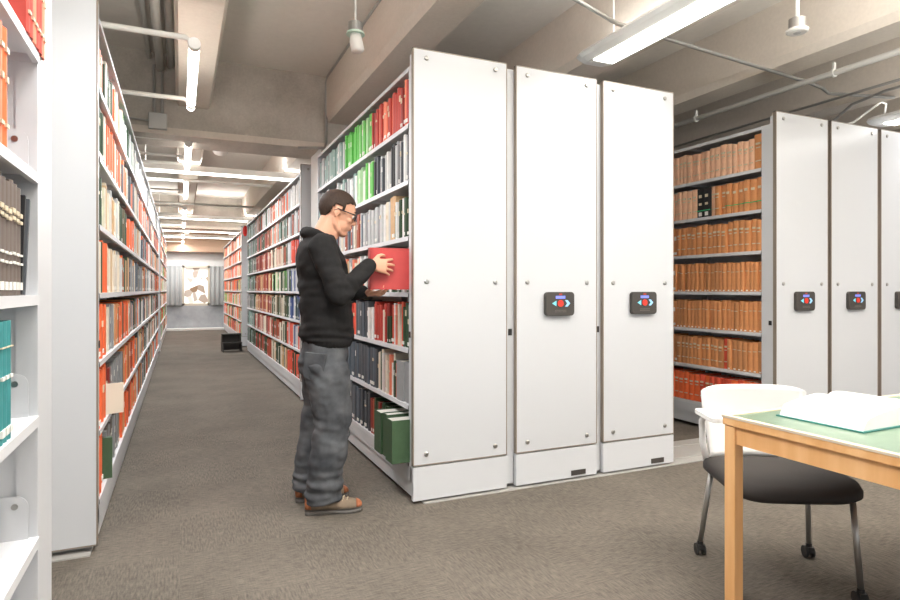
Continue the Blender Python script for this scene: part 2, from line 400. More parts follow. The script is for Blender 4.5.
FA = 1.186; FL = -.344; FB = 4.116
shelving('mobile_shelving', 'tall white mobile shelving unit the man stands beside, its blank end panel nearest', 1.187, 1.787, 3.156, 5.72, (-1,), post=.03, group='mobile shelving units')
shelving('mobile_shelving', 'white mobile shelving unit directly right of the blank panel, with black control pad', 1.849, 2.449, 3.156, 5.72, (), control=.001, badge=True, stile=.05, group='mobile shelving units')
shelving('mobile_shelving', 'white mobile shelving unit beside the open gap, with black control pad and badge', 2.498, 3.098, 3.156, 5.72, (), control=.02, badge=True, stile=.04, group='mobile shelving units')
shelving('mobile_shelving', 'white mobile shelving unit holding the rows of brown volumes', 4.116, 4.716, 3.156, 5.72, (-1,), control=.001, post=.085, group='mobile shelving units')
shelving('mobile_shelving', 'white mobile shelving unit just right of the brown volumes unit', 4.754, 5.354, 3.156, 5.72, (), control=-.01, group='mobile shelving units')
shelving('mobile_shelving', 'white mobile shelving unit cut off by the right picture edge', 5.396, 5.996, 3.156, 5.72, (), control=-.01, stile=.035, group='mobile shelving units')
shelving('bookshelf', 'white shelving unit at the left picture edge with teal and grey books', -.944, FL, .26, 2.10, (1,), panel=False, brackets=True, post=.19, group='left side bookshelves')
shelving('bookshelf', 'long white shelving unit along the left of the aisle, behind its plain end panel', -.944, FL, 3.18, 12.0, (1,), bolts=False, group='left side bookshelves')
shelving('bookshelf', 'most distant white shelving unit on the left of the aisle', -.944, FL, 12.9, 19.0, (1,), group='left side bookshelves')
shelving('bookshelf', 'white shelving unit right of the aisle, just beyond the man', FA, FA + .6, 6.58, 12.3, (-1,), group='right side bookshelves')
shelving('bookshelf', 'most distant white shelving unit on the right, behind the black step stool', FA, FA + .6, 13.4, 19.2, (-1,), group='right side bookshelves')
# ------------------------------------------------------------------ books
PAL = dict(red=(184, 70, 60), orange=(238, 112, 66), crimson=(140, 54, 48), green=(104, 190, 90), palegreen=(166, 206, 156), dkgreen=(54, 76, 54), olive=(96, 88, 62), cream=(222, 212, 194),
           tan=(206, 172, 132), white=(228, 227, 224), grey=(150, 151, 152), ltgrey=(196, 198, 198), dkgrey=(84, 88, 93), black=(42, 42, 44), teal=(62, 138, 140),
           paleteal=(150, 176, 170), blue=(76, 92, 140), brown=(218, 150, 98), rust=(164, 78, 52), palebrown=(240, 192, 158), umber=(196, 136, 90), taupe=(110, 100, 94),
           scarlet=(226, 92, 70), coral=(232, 132, 104), slate=(96, 106, 116))
CNAME = dict(red='red', orange='orange', crimson='dark red', green='bright green', palegreen='pale green', dkgreen='dark green', olive='olive', cream='cream', tan='tan', white='white', grey='grey',
             ltgrey='light grey', dkgrey='dark grey', black='black', teal='teal', paleteal='pale teal', blue='blue', brown='brown', rust='rust brown', palebrown='pale brown',
             umber='dark brown', taupe='grey-brown', scarlet='bright red', coral='coral', slate='slate grey')
def bmat(c):
    return mat('book_cloth_' + c, PAL[c], .55, var=.06, vscale=30, spec=.35)
PAGES = mat('book_pages', (232, 226, 212), .85)
LABW = mat('paper_label', (236, 234, 228), .6)
GILT = mat('spine_lettering', (214, 200, 172), .5)
GREENT = mat('green_marker_tape', (50, 190, 120), .5)

def proj(x, y, z):
    X = x * math.cos(YAW) - y * math.sin(YAW); Z = x * math.sin(YAW) + y * math.cos(YAW)
    if Z < .1: return None
    return 450 + 603 * X / Z, 290 - 603 * (z - CAM_H) / Z

# rows: bank key, level -> list of segments (y_end, colours, (wmin,wmax), (hmin,hmax), options)
MIXR = ['rust', 'brown', 'dkgreen', 'cream', 'ltgrey', 'orange', 'olive', 'grey', 'red', 'dkgrey', 'tan', 'paleteal', 'blue']
def seg(y, cols, w=(.025, .045), h=(.22, .27), **o): return (y, cols.split(), w, h, o)
ROWS = {}
G = 'ltgrey grey white paleteal grey ltgrey'
ROWS['man'] = (FA, -1, 3.215, 5.70, {
    6: [seg(3.97, 'red red coral red crimson red coral', (.028, .042), (.235, .275)), seg(4.66, 'green green palegreen', (.03, .05), (.24, .27)), seg(5.7, 'paleteal ltgrey grey paleteal', (.03, .05), (.23, .26))],
    5: [seg(3.62, 'ltgrey black grey white dkgrey ltgrey black', (.018, .035), (.24, .28)), seg(3.92, 'grey slate ltgrey dkgrey black', (.02, .04), (.22, .27)), seg(4.4, 'green palegreen green white green', (.03, .05), (.22, .28)), seg(5.7, 'paleteal ltgrey white grey paleteal', (.03, .05), (.21, .26))],
    4: [seg(3.50, 'dkgreen white dkgreen dkgreen white', (.022, .036), (.205, .24)), seg(3.56, 'tan', (.04, .05), (.26, .27)), seg(3.72, 'ltgrey cream white', (.03, .04), (.24, .26)), seg(4.15, 'ltgrey grey ltgrey', (.035, .05), (.22, .25)), seg(5.7, 'grey slate ltgrey rust cream', (.03, .05), (.2, .25))],
    3: [seg(3.95, 'dkgreen white grey dkgreen', (.03, .04), (.2, .22), start=3.272), seg(5.7, 'cream tan grey cream white coral', (.03, .05), (.2, .26))],
    2: [seg(3.34, 'dkgreen dkgreen white', (.03, .045), (.23, .26)), seg(3.55, 'scarlet cream scarlet coral white', (.03, .04), (.24, .27)), seg(3.62, 'dkgreen dkgreen', (.025, .03), (.15, .17)), seg(3.92, 'crimson red cream red crimson', (.03, .045), (.2, .265)), seg(4.05, 'ltgrey white', (.03, .04), (.2, .22)), seg(4.35, 'dkgrey slate dkgrey', (.03, .04), (.24, .26)), seg(4.6, 'scarlet red', (.04, .06), (.22, .25)), seg(5.7, 'dkgreen slate dkgrey green', (.03, .05), (.22, .26))],
    1: [seg(3.36, 'grey', (.12, .13), (.23, .235)), seg(3.86, 'scarlet dkgreen cream white coral dkgreen cream scarlet', (.022, .034), (.2, .27)), seg(5.0, 'dkgrey slate dkgrey slate', (.035, .05), (.25, .27)), seg(5.7, 'dkgreen grey', (.03, .05), (.22, .26))],
    0: [seg(3.9, 'crimson dkgreen', (.03, .05), (.22, .25), start=3.62), seg(4.0, 'rust crimson rust', (.03, .04), (.22, .24)), seg(5.0, 'dkgrey slate dkgrey', (.035, .05), (.24, .27)), seg(5.7, 'grey dkgreen', (.03, .05), (.22, .26))]})
BRW = dict(w=(.075, .095), h=(.235, .255))
ROWS['brown'] = (FB, -1, 3.285, 5.70, {
    6: [seg(3.36, 'brown', (.07, .08), (.27, .275), band=1), seg(5.7, 'palebrown', (.042, .06), (.235, .262), band=1)],
    5: [seg(3.62, 'brown', (.05, .062), (.24, .262), band=2), seg(3.78, 'brown palebrown', (.045, .055), (.24, .255), band=1), seg(3.93, 'black', (.072, .075), (.25, .252), band=3), seg(5.7, 'palebrown', (.045, .06), (.235, .255), band=1)],
    4: [seg(5.7, 'brown', (.045, .062), (.235, .26), band=1)],
    3: [seg(5.7, 'brown brown umber', (.036, .046), (.23, .25), band=4)],
    2: [seg(5.7, 'brown brown umber', (.036, .046), (.23, .25), band=4)],
    1: [seg(3.60, 'umber brown', (.04, .05), (.235, .25), band=4), seg(3.63, 'scarlet', (.035, .04), (.25, .255), band=1), seg(5.7, 'umber brown', (.04, .05), (.235, .25), band=1)],
    0: [seg(5.7, 'orange scarlet', (.05, .062), (.23, .25), band=1)]})
LM = 'cream ltgrey tan dkgreen orange grey white dkgrey brown paleteal rust cream ltgrey olive slate'
LD = 'grey dkgrey ltgrey cream brown orange slate dkgreen white grey tan rust'
ROWS['left'] = (FL, 1, 3.25, 11.98, {
    6: [seg(3.5, 'orange', (.05, .07), (.2, .22), start=3.34), seg(3.9, 'dkgreen cream dkgreen white', (.04, .06), (.2, .24)), seg(4.6, 'coral orange white cream', (.03, .05), (.21, .26)), seg(5.6, 'green dkgreen ltgrey white', (.03, .05), (.2, .25)), seg(12, 'white ltgrey cream grey white', (.03, .05), (.2, .27))],
    5: [seg(3.42, 'dkgreen dkgreen', (.04, .055), (.24, .26)), seg(3.62, 'cream white', (.03, .05), (.25, .27)), seg(4.1, 'orange coral orange cream', (.03, .05), (.22, .26)), seg(5.0, 'cream orange dkgrey orange coral', (.03, .05), (.2, .26)), seg(12, 'ltgrey orange grey cream dkgrey coral', (.03, .05), (.2, .27))],
    4: [seg(3.5, 'green dkgreen green', (.04, .06), (.22, .26)), seg(4.4, 'cream tan cream ltgrey', (.03, .05), (.2, .26)), seg(5.0, 'dkgreen olive dkgreen', (.05, .07), (.22, .26)), seg(5.6, 'orange coral', (.04, .05), (.2, .25)), seg(12, LD, (.03, .05), (.2, .27))],
    3: [seg(3.42, 'dkgreen cream', (.04, .05), (.2, .25)), seg(3.56, 'orange', (.05, .06), (.25, .26)), seg(4.5, 'cream cream tan ltgrey', (.03, .05), (.22, .26)), seg(5.2, 'brown orange dkgreen tan', (.03, .05), (.22, .26)), seg(12, LD, (.03, .05), (.2, .27))],
    2: [seg(3.62, 'orange orange', (.045, .06), (.25, .27)), seg(4.05, 'cream grey', (.04, .06), (.24, .26)), seg(5.0, 'olive brown orange rust', (.03, .05), (.22, .26)), seg(12, LD, (.03, .05), (.2, .27))],
    1: [seg(3.55, 'orange orange', (.05, .06), (.26, .28)), seg(3.8, 'crimson rust', (.04, .06), (.22, .25), start=3.68), seg(4.6, 'taupe grey', (.05, .06), (.22, .25)), seg(5.6, 'rust brown orange', (.03, .05), (.22, .26)), seg(12, LD, (.03, .05), (.2, .27))],
    0: [seg(3.5, 'orange', (.05, .06), (.26, .27)), seg(4.4, 'grey taupe', (.05, .06), (.22, .25), start=3.66), seg(6, 'brown rust orange', (.03, .05), (.2, .26)), seg(12, LD, (.03, .05), (.2, .27))]})
ROWS['leftfar'] = (FL, 1, 12.95, 18.9, {l: [seg(18.9, 'orange ltgrey coral green cream grey white dkgreen scarlet tan', (.04, .08), (.2, .27))] for l in range(7)})
def right_rows(l):
    pal = {6: 'ltgrey grey ltgrey white', 5: 'grey ltgrey rust grey', 4: 'slate ltgrey blue scarlet', 3: 'blue ltgrey dkgreen', 2: 'ltgrey blue dkgreen', 1: 'scarlet ltgrey blue', 0: 'scarlet dkgreen scarlet'}[l]
    mid = {6: 'orange white rust grey paleteal', 5: 'dkgreen paleteal coral', 4: 'dkgreen cream rust', 3: 'dkgreen green cream', 2: 'dkgreen olive cream', 1: 'dkgreen rust cream', 0: 'cream dkgreen tan'}[l]
    far = {6: 'dkgreen rust ltgrey white', 5: 'dkgreen rust crimson', 4: 'rust crimson cream', 3: 'rust crimson tan', 2: 'rust crimson tan', 1: 'crimson red cream', 0: 'rust dkgreen red'}[l]
    return [seg(7.5, pal, (.03, .06), (.23, .27)), seg(8.9, mid, (.03, .06), (.22, .27)), seg(10.9, far, (.04, .06), (.22, .27)), seg(12.25, 'dkgreen grey dkgreen paleteal', (.03, .06), (.22, .27))]
ROWS['right'] = (FA, -1, 6.64, 12.25, {l: right_rows(l) for l in range(7)})
ROWS['rightfar'] = (FA, -1, 13.45, 19.1, {l: [seg(19.1, ('orange scarlet cream white coral tan' if l > 3 else 'orange green white coral dkgrey tan scarlet'), (.05, .09), (.2, .27))] for l in range(7)})
# foreground unit: books listed from the aisle end towards the camera (y falls)
FG = {5: [(1.93 - .036 * i, 'red' if i % 3 else 'coral', .033, .25 + .006 * (i % 2)) for i in range(0, 12)],
      4: [(1.585 - .04 * i, 'coral' if i % 2 else 'orange', .038, .265) for i in range(0, 5)],
      3: [(1.715 - .034 * i, 'taupe', .032, .255 + .004 * (i % 3)) for i in range(0, 8)],
      2: [(1.625 - .034 * i, 'teal', .032, .265) for i in range(0, 6)],
      1: [(1.50 - .036 * i, 'orange', .032, .25) for i in range(0, 3)]}
BANKW = dict(man='the bookcase beside the man', brown='the brown-volume bookcase', left='the long left bookcase', leftfar='the far left bookcase',
             right='the bookcase beyond the man', rightfar='the far right bookcase', fg='the left-edge bookcase')
LVW = {6: 'top shelf', 5: 'second shelf', 4: 'third shelf', 3: 'fourth shelf', 2: 'fifth shelf', 1: 'sixth shelf', 0: 'bottom shelf'}

recs = []
for bank, (face, sgn, ys, ye, rows) in ROWS.items():
    n = max(1, round({'man': 2.564, 'brown': 2.564, 'left': 8.82, 'leftfar': 6.1, 'right': 5.72, 'rightfar': 5.8}[bank] / .92))
    for lv, segs in rows.items():
        y = ys; idx = 0
        y0b = {'man': 3.156, 'brown': 3.156, 'left': 3.18, 'leftfar': 12.9, 'right': 6.58, 'rightfar': 13.4}[bank]
        Ltot = {'man': 2.564, 'brown': 2.564, 'left': 8.82, 'leftfar': 6.1, 'right': 5.72, 'rightfar': 5.8}[bank]
        ups = [y0b + .04 + (Ltot - .04) / n * i for i in range(1, n + 1)]
        for yend, cols, wr, hr, o in segs:
            if 'start' in o: y = max(y, o['start'])
            run = 0
            while y < min(yend, ye):
                wd = rnd.uniform(*wr)
                c = cols[run] if run < len(cols) and len(cols) < 9 else rnd.choice(cols)
                run += 1
                if len(cols) > 1 and run >= len(cols):
                    c = rnd.choice(cols)
                idx += 1
                recs.append(dict(bank=bank, lv=lv, y=y, w=wd, h=rnd.uniform(*hr), c=c, face=face, s=sgn, idx=idx, back=rnd.uniform(.004, .022), d=rnd.uniform(.17, .21), band=o.get('band', 0)))
                y += wd + rnd.uniform(.0006, .002)
                if rnd.random() < .02 and bank != 'brown': y += rnd.uniform(.02, .05)
for lv, L in FG.items():
    for i, (y, c, wd, h) in enumerate(L):
        recs.append(dict(bank='fg', lv=lv, y=y, w=wd, h=h, c=c, face=FL, s=1, idx=i + 1, back=-.006 if lv == 5 else .006, d=.2, band=5 if c == 'taupe' else (6 if c == 'teal' else 7)))
for q in recs:
    x = q['face'] - q['s'] * q['back']; z = LV[q['lv']]
    P = [proj(x, q['y'], z), proj(x, q['y'] + q['w'], z), proj(x, q['y'] + q['w'], z + q['h']), proj(x, q['y'], z + q['h'])]
    q['area'] = 0
    if None in P: continue
    cx = sum(p[0] for p in P) / 4; cy = sum(p[1] for p in P) / 4
    a = abs(sum(P[i][0] * P[(i + 1) % 4][1] - P[(i + 1) % 4][0] * P[i][1] for i in range(4))) / 2
    vis = -2 < cx < 902 and -20 < cy < 610
    b = q['bank']
    if b == 'man' and cx < 353 and cy > 195: vis = False
    if b == 'man' and 368 < cx and 246 < cy < 292: a *= .2
    if b == 'right' and cx > 301: vis = False
    if b == 'brown' and cx < 676: vis = False
    if b in ('left', 'leftfar') and cx < 97: vis = False
    if vis: q['area'] = a
vis = sorted([q for q in recs if q['area'] > 0], key=lambda q: -q['area'])
single = vis[:299]; sid = set(id(q) for q in single); rest = [q for q in recs if id(q) not in sid and q['bank'] != 'fg']

def book_shapes(m, x0, q, detail, sp=None):
    """book in its own frame: spine plane x=0 facing -x, thickness y 0..w, height z, depth +x"""
    w_, h, d = q['w'], q['h'], q['d']; t = .0028
    m.box(0.002, d, 0, t, 0, h, 0); m.box(0.002, d, w_ - t, w_, 0, h, 0)
    nn = 5; bul = min(.006, w_ * .14)
    poly = [(.004, t * .2)] + [(.002 - bul * math.sin(PI * i / nn), w_ * i / nn) for i in range(nn + 1)] + [(.004, w_ - t * .2)]
    m.prism(poly, 'z', 0, h, 0)
def pages_shape(m, q):
    w_, h, d = q['w'], q['h'], q['d']
    m.box(.004, d - .006, .0028, w_ - .0028, .004, h - .005, 0)
def marks(q, r):
    """raised-ink quads on the spine: (z0, z1, y0, y1, material)"""
    w_, h = q['w'], q['h']; b = q['band']; out = []
    if b == 1: out = [(h * .70, h * .76, .2, .8, GILT), (h * .60, h * .63, .25, .75, GILT), (h * .22, h * .25, .2, .8, GILT)]
    elif b == 2: out = [(h * .66, h * .74, .25, .75, GILT)] + ([(h * .26, h * .285, .0, 1, GREENT)])
    elif b == 3: out = [(h * .68, h * .78, .3, .7, GILT), (h * .42, h * .50, .3, .7, GILT), (h * .22, h * .25, .0, 1, GREENT), (h * .05, h * .18, .28, .72, LABW)]
    elif b == 4: out = [(h * .02, h * .06, .3, .65, LABW), (h * .68, h * .70, .2, .8, GILT)]
    elif b == 5: out = [(h * .72, h * .76, .1, .9, GILT), (h * .66, h * .69, .1, .9, GILT), (h * .36, h * .38, .1, .9, LABW), (h * .28, h * .30, .1, .9, LABW), (h * .05, h * .12, .15, .85, LABW)]
    elif b == 6: out = [(h * .78, h * .79, .1, .9, GILT), (h * .52, h * .55, .2, .8, LABW), (h * .06, h * .12, .15, .85, LABW)]
    elif b == 7: out = [(h * .80, h * .84, .2, .8, GILT), (h * .55, h * .60, .3, .7, GILT), (h * .18, h * .21, .2, .8, GILT)]
    else:
        if r.random() < .35 and q['c'] not in ('white', 'cream'): out.append((h * .06, h * .14, .12, .88, LABW))
        if r.random() < .35: z = r.uniform(.55, .7); out.append((h * z, h * (z + r.uniform(.04, .14)), .25, .75, GILT))
    return out
r5 = random.Random(11); seen = {}
for q in single:
    rt = '%s book, %s from the %s end of the %s, %s' % (CNAME[q['c']], ordw(q['idx']), 'aisle' if q['bank'] == 'fg' else 'near', LVW[q['lv']], BANKW[q['bank']])
    if len(rt.split()) > 16: rt = rt.replace('from the near end of the', 'from near end of')
    seen.setdefault(rt, 0); seen[rt] += 1
    big = q['area'] > 330 or q['bank'] in ('fg', 'brown')
    x = q['face'] - q['s'] * q['back']
    loc = (x, q['y'] if q['s'] < 0 else q['y'] + q['w'], LV[q['lv']] + .0005); rz = 0 if q['s'] < 0 else PI
    grp = 'books on the %s of %s' % (LVW[q['lv']], BANKW[q['bank']])
    mk = marks(q, r5); bul = min(.006, q['w'] * .14)
    def add_marks(m, mi0, idxs):
        for (z0, z1, a, b_, mt_) in mk:
            if mt_ not in idxs: idxs.append(mt_)
            if b_ - a > .95: # tape across the spine
                m.box(-bul - .0012, 0, 0, q['w'], z0, z1, mi0 + idxs.index(mt_))
            else: m.box(-bul - .001, -.0, q['w'] * a, q['w'] * b_, z0, z1, mi0 + idxs.index(mt_))
    if big:
        t = thing('book', rt, 'book', loc, rz, grp)
        m = MB(); book_shapes(m, 0, q, 1); m.build('cover', bmat(q['c']), t)
        m = MB(); pages_shape(m, q); m.build('page_block', PAGES, t)
        if mk:
            for (z0, z1, a, b_, mt_) in mk:
                m = MB()
                if b_ - a > .95: m.box(-bul - .0012, 0, 0, q['w'], z0, z1)
                else: m.box(-bul - .001, 0, q['w'] * a, q['w'] * b_, z0, z1)
                m.build('shelfmark_label' if mt_ is LABW else ('tape' if mt_ is GREENT else 'spine_lettering'), mt_, t)
    else:
        m = MB(); book_shapes(m, 0, q, 0); w_, h, d = q['w'], q['h'], q['d']
        m.box(.004, d - .006, .0028, w_ - .0028, .004, h - .005, 1); ix = []; add_marks(m, 2, ix)
        o = m.build('book', [bmat(q['c']), PAGES] + ix); o.location = loc; o.rotation_euler = (0, 0, rz); tag(o, rt, 'book', grp)
# everything smaller: one object
m = MB(); keys = list(PAL)
for q in rest:
    x = q['face'] - q['s'] * q['back']; xs = sorted((x, x - q['s'] * q['d'])) ; z = LV[q['lv']] + .0005; ki = keys.index(q['c'])
    m.box(xs[0], xs[1], q['y'], q['y'] + q['w'], z, z + q['h'], ki)
    if r5.random() < .5:
        xe = sorted((x, x + q['s'] * .001)); m.box(xe[0], xe[1], q['y'] + q['w'] * .2, q['y'] + q['w'] * .8, z + q['h'] * .06, z + q['h'] * .15, len(keys))
    if r5.random() < .3:
        xe = sorted((x, x + q['s'] * .001)); m.box(xe[0], xe[1], q['y'] + q['w'] * .3, q['y'] + q['w'] * .7, z + q['h'] * .6, z + q['h'] * .75, len(keys))
o = m.build('books', [bmat(c) for c in keys] + [LABW])
tag(o, 'the smaller, farther books in many colours filling the shelves along the aisle', 'books', kind='stuff')

# loose things on the shelves
BOXG = mat('green_box_cloth', (62, 88, 60), .5, var=.08, vscale=40)
def archive_box(y, wd, x_out, h, label, lid=True):
    t = thing('archive_box', label, 'box', (FA - x_out, y, LV[0] + .0005), group='green archive boxes')
    d = .29
    m = MB(); m.box(0, .003, 0, wd, 0, h); m.box(.003, d, 0, .003, 0, h); m.box(.003, d, wd - .003, wd, 0, h); m.box(.003, d, .003, wd - .003, 0, .003); m.box(d - .003, d, .003, wd - .003, .003, h)
    m.build('box_body', BOXG, t, bevel=0)
    MB().box(.006, d - .006, .006, wd - .006, h - .03, h - .006).build('paper_stack', mat('box_papers', (206, 204, 196), .8), t)
archive_box(3.205, .12, .105, .242, 'large dark green archive box jutting from the bottom shelf, nearest the end panel')
archive_box(3.335, .085, .09, .25, 'green archive box in the middle of the three jutting from the bottom shelf')
archive_box(3.43, .13, .10, .245, 'green archive box farthest from the end panel, jutting from the bottom shelf')
o = MB().box(0, .004, 0, .18, 0, .16).build('paper_sheet', mat('cream_card', (222, 212, 194), .8))
o.location = (FL - .06, 3.62, LV[1] + .02); o.rotation_euler = (math.radians(0), math.radians(-6), math.radians(-62))
o.location = (FL - .10, 3.60, LV[1] + .0006); o.rotation_euler = (0, 0, math.radians(-68))
tag(o, 'cream card folder jutting into the aisle from the sixth shelf on the left', 'folder')
o = MB().box(0, .035, 0, .17, 0, .21).build('box_file', BOXG); o.location = (FL - .15, 3.565, LV[0] + .0006); o.rotation_euler = (0, 0, math.radians(-75))
tag(o, 'dark green box file jutting askew from the bottom shelf on the left', 'box file')
# leaning thin books and papers in the foreground unit
for i, (y, a, c) in enumerate(((1.765, 9, 'black'), (1.795, 13, 'dkgrey'))):
    o = MB().box(-.2, 0, 0, .012, 0, .25, 0).build('pamphlet', bmat(c)); o.location = (FL - .008, y, LV[3] + .003); o.rotation_euler = (math.radians(-a), 0, 0)
    tag(o, 'thin %s pamphlet leaning against the grey-brown volumes at left edge' % CNAME[c], 'pamphlet', 'leaning pamphlets')
o = MB().box(-.22, 0, 0, .16, 0, .0015).build('paper_sheet', mat('white_paper', (240, 240, 238), .8)); o.location = (FL - .05, 1.62, LV[1] + .0006); tag(o, 'white paper sheet lying flat on the left-edge bookcase shelf', 'paper')
# ------------------------------------------------------------------ table, open book, chair
def woodmat():
    m = mat('birch_wood', (238, 190, 136), .38, rgb2=(222, 166, 108), vscale=3, stretch=(6, 6, .6), spec=.4)
    return m
WOOD = woodmat()
LINO = mat('green_linoleum', (116, 138, 118), .3, var=.04, vscale=60, spec=.5)
TX0, TX1, TY0, TY1 = 1.787, 3.35, -.15, 1.588
t = thing('table', 'light birch reading table with green top in the right corner', 'table', (TX0, TY1, 0)); LW = .044
Lx, Ly = TX1 - TX0, TY1 - TY0
MB().box(.002, Lx - .002, -Ly + .002, -.002, .716, .742).build('tabletop', WOOD, t, bevel=.002)
MB().box(.022, Lx - .022, -Ly + .022, -.022, .742, .7465).build('green_inlay', LINO, t)
m = MB(); e = .022
m.box(0, e, -Ly, 0, .742, .750); m.box(Lx - e, Lx, -Ly, 0, .742, .750); m.box(e, Lx - e, -e, 0, .742, .750); m.box(e, Lx - e, -Ly, -Ly + e, .742, .750)
m.build('edge_strip', mat('pale_edge_strip', (214, 200, 178), .45), t)
for (a, b) in ((.006, -.006 - LW), (Lx - LW - .006, -LW - .006), (.006, -Ly + .006), (Lx - LW - .006, -Ly + .006)):
    MB().box(a, a + LW, b, b + LW, 0, .715).build('leg', WOOD, t, bevel=.003)
for bx in ((.014, .034, -Ly + .051, -.051), (Lx - .034, Lx - .014, -Ly + .051, -.051)): MB().box(*bx, .652, .715).build('apron', WOOD, t)
for bx in ((.051, Lx - .051, -.034, -.014), (.051, Lx - .051, -Ly + .014, -Ly + .034)): MB().box(*bx, .652, .715).build('apron', WOOD, t)

t = thing('open_book', 'thick open book with blank white pages lying on the green tabletop', 'book', (2.235, 1.36, .7472), math.radians(1.5))
PG = mat('bright_page', (244, 243, 239), .7)
for sx, wd in ((-1, .25), (1, .25)):
    m = MB(); prof = []
    N = 14
    for i in range(N + 1):
        u = i / N; x = wd * u
        z = .012 + .047 * math.sin(PI * min(1, (u + .04) / 1.04) ** .55) ** .8 * (1 - .35 * u) if u < 1 else .012
        prof.append((sx * (x + .002), z))
    # thick block: rises fast next to the gutter, falls gently to the fore edge
    prof = [(sx * .001, .012), (sx * .004, .040), (sx * .014, .056), (sx * .032, .064), (sx * .06, .066), (sx * .10, .062), (sx * .15, .055), (sx * .20, .047), (sx * .232, .040), (sx * .240, .036), (sx * .262, .0045), (sx * .001, .0045)]
    m.prism(prof, 'y', -.143, .143); m.build('page_block', PG, t)
    MB().prism([(0, 0), (sx * .272, 0), (sx * .272, .004), (0, .004)], 'y', -.15, .15).build('cover', mat('teal_book_cover', (58, 130, 124), .5), t)
MB().prism([(-.02, .0042), (.02, .0042), (.0, .012)], 'y', -.148, .148).build('spine', mat('teal_book_cover', (58, 130, 124), .5), t)

CHW = mat('white_chair_plastic', (240, 240, 239), .35)
CHM = mat('silver_tube', (176, 174, 170), .35, .85)
SEATM = mat('black_seat_fabric', (44, 39, 36), .75, bump=.15, bscale=400)
t = thing('chair', 'white-backed chair on casters with a dark padded seat, tucked under the table', 'chair', (2.262, 1.728, 0), math.radians(-27.4))
# local: faces -y
def seat_bm():
    m = MB(); rings = []
    def outline(k, z):
        pts = []
        for i in range(36):
            a = 2 * PI * i / 36; c, s_ = math.cos(a), math.sin(a)
            u = math.copysign(abs(c) ** .42, c) * .258 * k; v = math.copysign(abs(s_) ** .42, s_) * .225 * k
            zz = z - (.022 * max(0, -v / .225) ** 3) - (.0 if z < .42 else .010 * max(0, 1 - (u / .2) ** 2) * .6)
            pts.append((u, v - .0, zz))
        return pts
    for k_, z in ((.80, .398), (.93, .402), (1.0, .418), (1.0, .436), (.965, .452), (.85, .462), (.55, .465), (.2, .465)): rings.append(outline(k_, z))
    m.rings(rings); return m
seat_bm().build('seat', SEATM, t, smooth=True)
# back shell
def shell(th):
    N, K = 16, 12; g = []
    for j in range(K + 1):
        v = j / K; z = .455 + .312 * v; hwid = .205 + .03 * v - (.02 * max(0, v - .9) * 10 * .6)
        row = []
        for i in range(N + 1):
            u = -1 + 2 * i / N
            y = .215 + .055 * v - .05 * (u ** 2) + th + .02 * math.sin(PI * v)
            row.append((hwid * u, y, z - (.018 * (abs(u) ** 6) if v > .95 else 0)))
        g.append(row)
    return g
a, b = shell(0), shell(.009); m = MB(); N, K = 16, 12
va = [p for r_ in a for p in r_] + [p for r_ in b for p in r_]; n1 = (N + 1) * (K + 1); fs = []
for j in range(K):
    for i in range(N):
        p = j * (N + 1) + i; fs.append((p, p + 1, p + N + 2, p + N + 1)); fs.append((n1 + p, n1 + p + N + 1, n1 + p + N + 2, n1 + p + 1))
for i in range(N): fs.append((i, n1 + i, n1 + i + 1, i + 1)); p = K * (N + 1) + i; fs.append((p, p + 1, n1 + p + 1, n1 + p))
for j in range(K):
    for p in (j * (N + 1), j * (N + 1) + N): fs.append((p, p + N + 1, n1 + p + N + 1, n1 + p))
m.add(va, fs); m.build('backrest', CHW, t, smooth=True)
for s in (-1, 1):
    # white arm support and arm pad
    m = MB(); m.tube([(s * .222, .175, .43), (s * .238, .185, .52), (s * .246, .17, .62), (s * .247, .12, .648)], [.014, .014, .014, .013], 10); m.build('arm_support', CHW, t, smooth=True)
    MB().prism(rrect(s * .247 - .026, s * .247 + .026, -.02, .20, .024), 'z', .648, .668).build('armrest', CHW, t, bevel=.005)
m = MB().tube([(-.225, .18, .44), (-.15, .225, .452), (0, .245, .456), (.15, .225, .452), (.225, .18, .44)], .012, 10); m.build('back_rail', CHW, t, smooth=True)
CL = [((-.205, .165, .41), (-.238, .215, .062)), ((.205, .165, .41), (.238, .215, .062)), ((-.228, -.16, .40), (-.248, -.190, .062)), ((.205, -.16, .40), (.215, -.198, .062))]
for p, q in CL:
    o = MB().tube([p, q], .0115, 12).build('leg', CHM, t, smooth=True)
    x, y = q[0], q[1]
    c = MB().tube([(x, y, .066), (x, y, .048)], .013, 10); c.box(x - .012, x + .012, y - .02, y + .012, .03, .052); cc = c.build('caster', BLACK, t)
    for dx in (-.019, .010): MB().tube([(x + dx, y + .006, .026), (x + dx + .010, y + .006, .026)], .0255, 18).build('wheel', BLACK, cc)
m = MB().tube([(-.205, .165, .402), (-.205, -.16, .394)], .010, 8); m.tube([(.205, .165, .402), (.205, -.16, .394)], .010, 8); m.build('seat_frame', CHM, t)

# ------------------------------------------------------------------ step stool far down the aisle
t = thing('step_stool', 'small black step stool on the carpet beside the right-hand shelves', 'stool', (.92, 12.5, 0), math.radians(4))
SB = mat('dark_stool_metal', (52, 48, 44), .6)
m = MB()
for s in (-1, 1): m.prism([(-.17, 0), (.17, 0), (.13, .33), (-.02, .33), (-.02, .17), (-.13, .17)], 'x', s * .17 - .006, s * .17 + .006)
m.build('side_panel', SB, t)
MB().box(-.176, .176, -.03, .14, .33, .348).build('upper_tread', SB, t); MB().box(-.176, .176, -.145, -.02, .17, .186).build('lower_tread', SB, t)
MB().box(-.164, .164, .10, .11, .02, .32).build('back_plate', SB, t)

